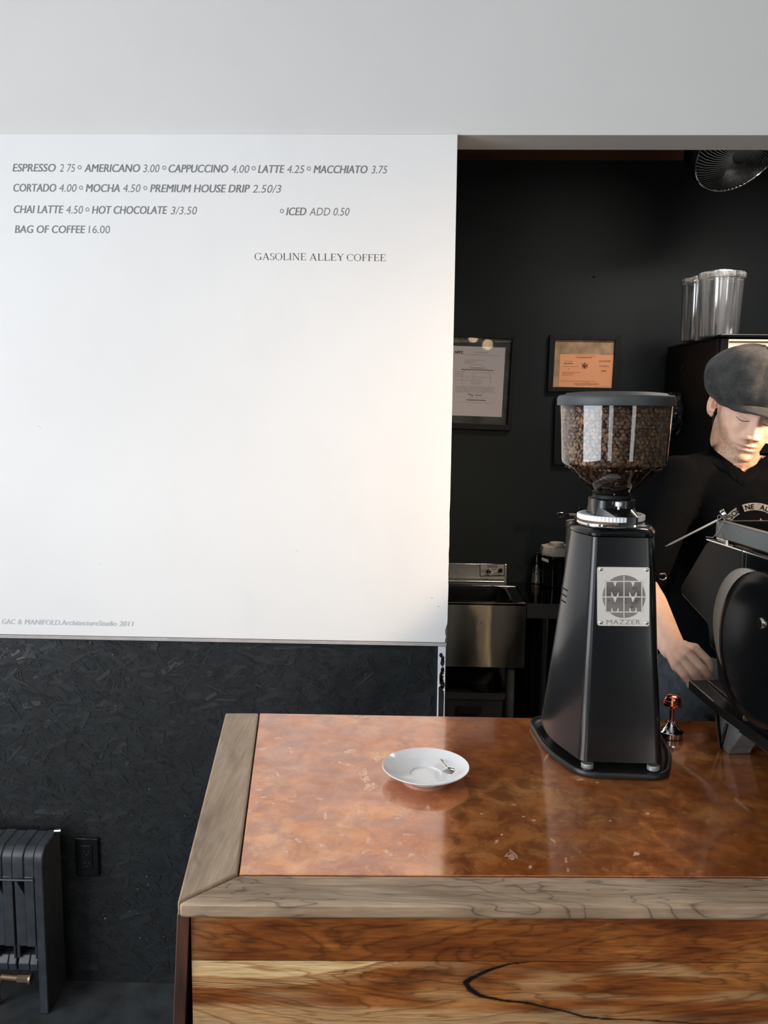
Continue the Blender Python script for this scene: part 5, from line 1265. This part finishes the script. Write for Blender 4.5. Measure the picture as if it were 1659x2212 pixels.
# tall cooler cabinet
CX = PY(1440, 742, BY - .02).x; CYf = 2.86; CZ = PX(1570, 727, CX + .02).z
cf = PX(1556, 728, CX); CYf = cf.y; CZ = cf.z
cb = thing('drinks_cooler', 'tall black upright cooler with a cream front panel, glow added, behind the man', 'cooler', (CX + .3, 3.2, 0))
MB().box(CX, CX + .75, CYf + .03, BY - .03, .03, CZ).build('cabinet', M_blackmat, cb, bevel=.006)
hd = PY(1574, 733, CYf); h2 = PY(1574, 800, CYf)
dr = MB().box(CX + .004, CX + .746, CYf, CYf + .028, .12, CZ - .004)
dr.build('door', M_blackmat, cb, bevel=.004)
MB().box(CX - .0005, CX + .755, CYf - .004, BY - .03, CZ, CZ + .010).build('top_trim', M_black, cb, bevel=.003)
MB().box(hd.x, CX + .72, CYf - .004, CYf + .002, h2.z - .25, hd.z).build('added_glow_panel', mat('cream_panel_added_glow', (.8, .68, .52), .5, emit=(1, .78, .55), es=.62), cb)  # emission added to the cream panel in place of lamplight falling on it
MB().box(hd.x, CX + .72, CYf - .006, CYf - .004, hd.z - .012, hd.z - .006).build('panel_strip', mat('brown_strip', (.16, .06, .03), .5), cb)
hp = PX(1462, 785, CX - .004); hq = PX(1475, 799, CX - .004)
MB().box(CX - .006, CX, hq.y, hp.y, hq.z, hp.z).build('side_handle', M_black, cb, bevel=.002)
# clear canisters on top
for (xc, Yc_, yt, r0, lab, xx) in ((1505, 3.25, 603, .058, 'clear empty plastic canister at the left rear on top of the cooler', 0), (1556, 3.08, 590, .0765, 'large clear empty plastic canister in front on top of the cooler', 1)):
    base = CZ + .011; top_ = PY(xc, yt, Yc_).z; hh = top_ - base; X_ = PY(xc, 660, Yc_).x
    cn_ = thing('clear_canister', lab, 'canister', (X_, Yc_, base), 'canisters on top of the cooler')
    MB().lathe([(r0 * .88, .001), (r0 * .9, .003), (r0 * .985, hh - .03), (r0, hh - .022)], 48, (X_, Yc_, base), caps=False).build('canister_wall', M_can, cn_, 60)
    MB().lathe([(r0 * .84, .004), (r0 * .86, .006), (r0 * .93, hh - .034)], 48, (X_, Yc_, base), caps=False).build('inner_wall', M_can, cn_, 60)
    MB().lathe([(r0 * .88, .0), (r0 * .86, .004)], 48, (X_, Yc_, base)).build('canister_base', M_can, cn_, 60)
    MB().lathe([(r0, hh - .024), (r0 * 1.06, hh - .020), (r0 * 1.07, hh - .006), (r0 * 1.03, hh - .001), (r0 * .5, hh)], 48, (X_, Yc_, base)).build('canister_lid', M_can, cn_, 40)
    MB().lathe([(r0 * .40, hh - .02), (r0 * .42, hh + .004), (r0 * .43, hh + .009), (r0 * .38, hh + .010)], 32, (X_, Yc_, base)).build('lid_knob', M_can, cn_, 40)
# crumpled black bag hung on the cooler side
bg = MB(); ys = 3.30
NA, NZ = 28, 26; z0_, z1_ = PX(1462, 940, CX - .03).z, PX(1462, 848, CX - .03).z
rings = []
for k in range(NZ + 1):
    t_ = k / NZ; hw = .020 + .045 * sin(pi * min(1, t_ * 1.25)) * (1.0 if t_ < .75 else .9) * (1 - .45 * gs(t_, .52, .10))
    ring = []
    for i in range(NA):
        a = 2 * pi * i / NA; q = 1 + .75 * noise.noise(Vector((cos(a) * 1.9, sin(a) * 1.9, t_ * 5))) + .4 * abs(noise.noise(Vector((cos(a) * 5, sin(a) * 5, t_ * 11))))
        ring.append((min(CX - .002, CX - .03 + .024 * q * cos(a)), ys + hw * q * sin(a), z0_ + (z1_ - z0_) * t_))
    rings.append(ring)
bg.loft(rings); tag(bg.build('plastic_bag', mat('black_shiny_plastic', (.015, .015, .016), .14, spec=.7), None, 20), 'crumpled shiny black plastic bag hanging beside the grinder hopper', 'bag')

# fan with a wire guard under the kitchen ceiling
fc = PY(1600, 322, 3.0); fn_ = Vector((.26, -.63, -.73)).normalized()
MF = Matrix.Translation(fc) @ fn_.to_track_quat('Z', 'Y').to_matrix().to_4x4(); FR = .160
fan = thing('wall_fan', 'black round fan with a shiny rim hanging above the man', 'fan', fc)
MB(MF).loft([[(rr * cos(2 * pi * i / 64), rr * sin(2 * pi * i / 64), z) for i in range(64)] for rr, z in ((.03, -.13), (.11, -.12), (FR * 1.06, -.07), (FR * 1.06, -.01), (FR * 1.0, -.004), (FR * .93, -.03), (.09, -.09))], True).build('fan_housing', M_em, fan, 40)
MB(MF).tube([(FR * cos(2 * pi * i / 72), FR * sin(2 * pi * i / 72), .002) for i in range(73)], .0032, 8, False).build('guard_ring', M_chrome, fan)
gw = MB(MF)
for i in range(72):
    a = 2 * pi * i / 72; P = [((lerp(.035, FR, t_)) * cos(a + .5 * (1 - t_)), (lerp(.035, FR, t_)) * sin(a + .5 * (1 - t_)), .022 * (1 - t_ ** 2)) for t_ in (0, .25, .5, .75, 1)]
    gw.tube(P, .0009, 5, False)
tag(gw.build('guard_wires', mat('dark_wire', (.03, .033, .035), .35, .4), fan), kind='stuff')
MB(MF).lathe([(.038, .018), (.038, .024), (.03, .027), (.001, .028)], 32).build('hub_badge', M_blackmat, fan)
for k in range(4):
    MB(MF @ Matrix.Rotation(k * pi / 2, 4, 'Z')).loft([[(lerp(.02, .13, t_), -.02 - .035 * t_, -.015), (lerp(.02, .13, t_), .02 + .02 * t_, -.04), (lerp(.02, .13, t_), .02 + .02 * t_, -.043), (lerp(.02, .13, t_), -.02 - .035 * t_, -.018)] for t_ in (0, .4, .8, 1)]).build('blade', M_black, fan)
top_pt = MF @ Vector((0, 0, -.12))
MB().tube([top_pt, (top_pt.x, top_pt.y + .05, KCZ - .001)], .012, 12).build('fan_stem', M_blackmat, fan)
MB().lathe([(.045, 0), (.045, .02)], 24, (top_pt.x, top_pt.y + .05, KCZ - .0205)).build('ceiling_plate', M_blackmat, fan)

# ------------------------------------------------------------------ radiator and outlet
rx1 = -.968
rd = thing('radiator', 'low black cast iron radiator standing against the dark wall', 'radiator', (-1.3, 2.12, 0))
M_rad = noisy('black_radiator_enamel', (.036, .042, .050), .34, .25, 30, .15, 120, .001)
RY0, RY1, RZ = 2.058, 2.176, .480
YZm = Matrix(((0, 0, 1, 0), (1, 0, 0, 0), (0, 1, 0, 0), (0, 0, 0, 1)))
def rprof(z0, dy=0.0, dz=0.0):
    P = [(RY0 + dy, z0)] + [(RY0 + dy, RZ - .045)] + [(RY0 + dy + .035 - .035 * cos(a), RZ - dz - .035 + .035 * sin(a)) for a in [radians(15 * i) for i in range(1, 7)]] + [(RY1 - .02, RZ - dz + .004), (RY1, RZ - dz - .012), (RY1, z0)]
    return P
def section(x0, x1, end=False):
    s_ = thing('t', None, None); bpy.data.objects.remove(s_)
    mb = MB(); w_ = x1 - x0
    if end:
        mb.ext(rprof(.0), x0, x1, YZm); return mb
    # header hood, two front columns, rear column, lower hub
    hood = [(RY0, RZ - .085), (RY0, RZ - .045)] + rprof(0)[2:8] + [(RY1 - .02, RZ + .003), (RY1, RZ - .012), (RY1, RZ - .085), (RY0 + .03, RZ - .095)]
    mb.ext(hood, x0, x0 + w_ * .52, YZm)
    hood2 = [(y + .004 if y < RY0 + .05 else y, z - .0025) for y, z in hood]; mb.ext(hood2, x0 + w_ * .5, x1, YZm)
    # two flat front columns side by side, a drop-shaped gap under the hood and a square hole above the hub
    Z0 = .20; mb.box(x0 + .52 * w_, x1 - .001, RY0 + .002, RY0 + .034, Z0 - .004, RZ - .08)
    mb.loft([[(x0 + a * w_, RY0 + .005, z), (x0 + b * w_, RY0 + .005, z), (x0 + b * w_, RY0 + .034, z), (x0 + a * w_, RY0 + .034, z)] for z, a, b in ((Z0 - .004, .03, .53), (.345, .03, .53), (.375, .03, .22), (RZ - .08, .03, .12))])
    mb.box(x0 + .0, x0 + .16 * w_, RY0 + .006, RY0 + .034, .160, Z0); mb.box(x0 + .90 * w_, x1, RY0 + .003, RY0 + .034, .160, Z0)
    mb.loft([[(x0 + a * w_, y, z), (x0 + b * w_, y, z), (x0 + b * w_, RY0 + .05, z), (x0 + a * w_, RY0 + .05, z)] for z, y, a, b in ((.122, RY0 + .010, .02, .55), (.142, RY0 + .006, .02, .55), (.163, RY0 + .018, .02, .55))])
    mb.loft([[(x0 + a * w_, y, z), (x0 + b * w_, y, z), (x0 + b * w_, RY0 + .05, z), (x0 + a * w_, RY0 + .05, z)] for z, y, a, b in ((.122, RY0 + .008, .60, .98), (.145, RY0 + .003, .60, .98), (.166, RY0 + .014, .60, .98))])
    mb.box(x0 + .1 * w_, x0 + .9 * w_, RY1 - .035, RY1, .10, RZ - .08)
    mb.box(x0, x1, RY0 + .035, RY1 - .03, .115, .150)
    return mb
xe = rx1; sw = .0285
section(xe - .0245, xe, True).build('end_section', M_rad, rd, 30, .003)
x = xe - .0255
for k in range(7):
    section(x - .058, x).build('section', M_rad, rd, 30, .0022); x -= .0595
section(x - .0245, x, True).build('end_section', M_rad, rd, 30, .003)
MB().tube([(xe - .5, RY0 - .001, .392), (xe - .026, RY0 - .001, .392)], .0032, 8).build('tie_rod', M_rad, rd)
vz = PY(30, 2113, RY0 + .03).z
MB().tube([(-1.11, RY0 + .03, vz + .004), (-1.045, RY0 + .03, vz)], .0085, 14).build('pipe', M_brass, rd)
MB().tube([(-1.065, RY0 + .03, vz), (-1.032, RY0 + .03, vz)], .0105, 6).build('pipe_nut', M_brass, rd, 20)
MB().tube([(-1.032, RY0 + .03, vz), (-1.026, RY0 + .03, vz)], .0145, 16).build('pipe_flange', mat('worn_brass', (.36, .25, .17), .4, .8), rd)
MB().tube([(-1.11, RY0 + .03, vz + .004), (-1.125, RY0 + .03, vz - .03), (-1.125, RY0 + .03, .002)], .0085, 12).build('pipe', M_brass, rd)
bvp = PY(126, 1795, 2.14)
MB().tube([(xe, 2.14, bvp.z), (bvp.x - .002, 2.14, bvp.z), (bvp.x + .008, 2.14, bvp.z + .001)], [.004, .005, .006], 12).build('bleed_valve', M_chrome, rd)

ol = thing('wall_outlet', 'black electrical outlet on the dark wall beside the radiator', 'outlet', PY(188, 1850, WY - .004))
a = PY(161, 1810, WY - .006); b = PY(215, 1893, WY - .006)
MB().box(a.x, b.x, WY - .008, WY + .003, b.z, a.z).build('cover_plate', M_black, ol, bevel=.003, seg=3)
cxm = (a.x + b.x) / 2
MB().box(cxm - .017, cxm + .017, WY - .0105, WY - .007, b.z + .022, a.z - .020).build('receptacle', M_black, ol, bevel=.0015)
sl2 = MB()
for zz in (a.z - .037, b.z + .042):
    for dx in (-.0065, .0065): sl2.box(cxm + dx - .001, cxm + dx + .001, WY - .0109, WY - .0104, zz - .004, zz + .004)
    sl2.ell((cxm, WY - .0106, zz - .010), (.0025, .0005, .0025), 10, 6)
sl2.build('socket_slots', mat('slot_grey', (.05, .05, .05), .4), ol)
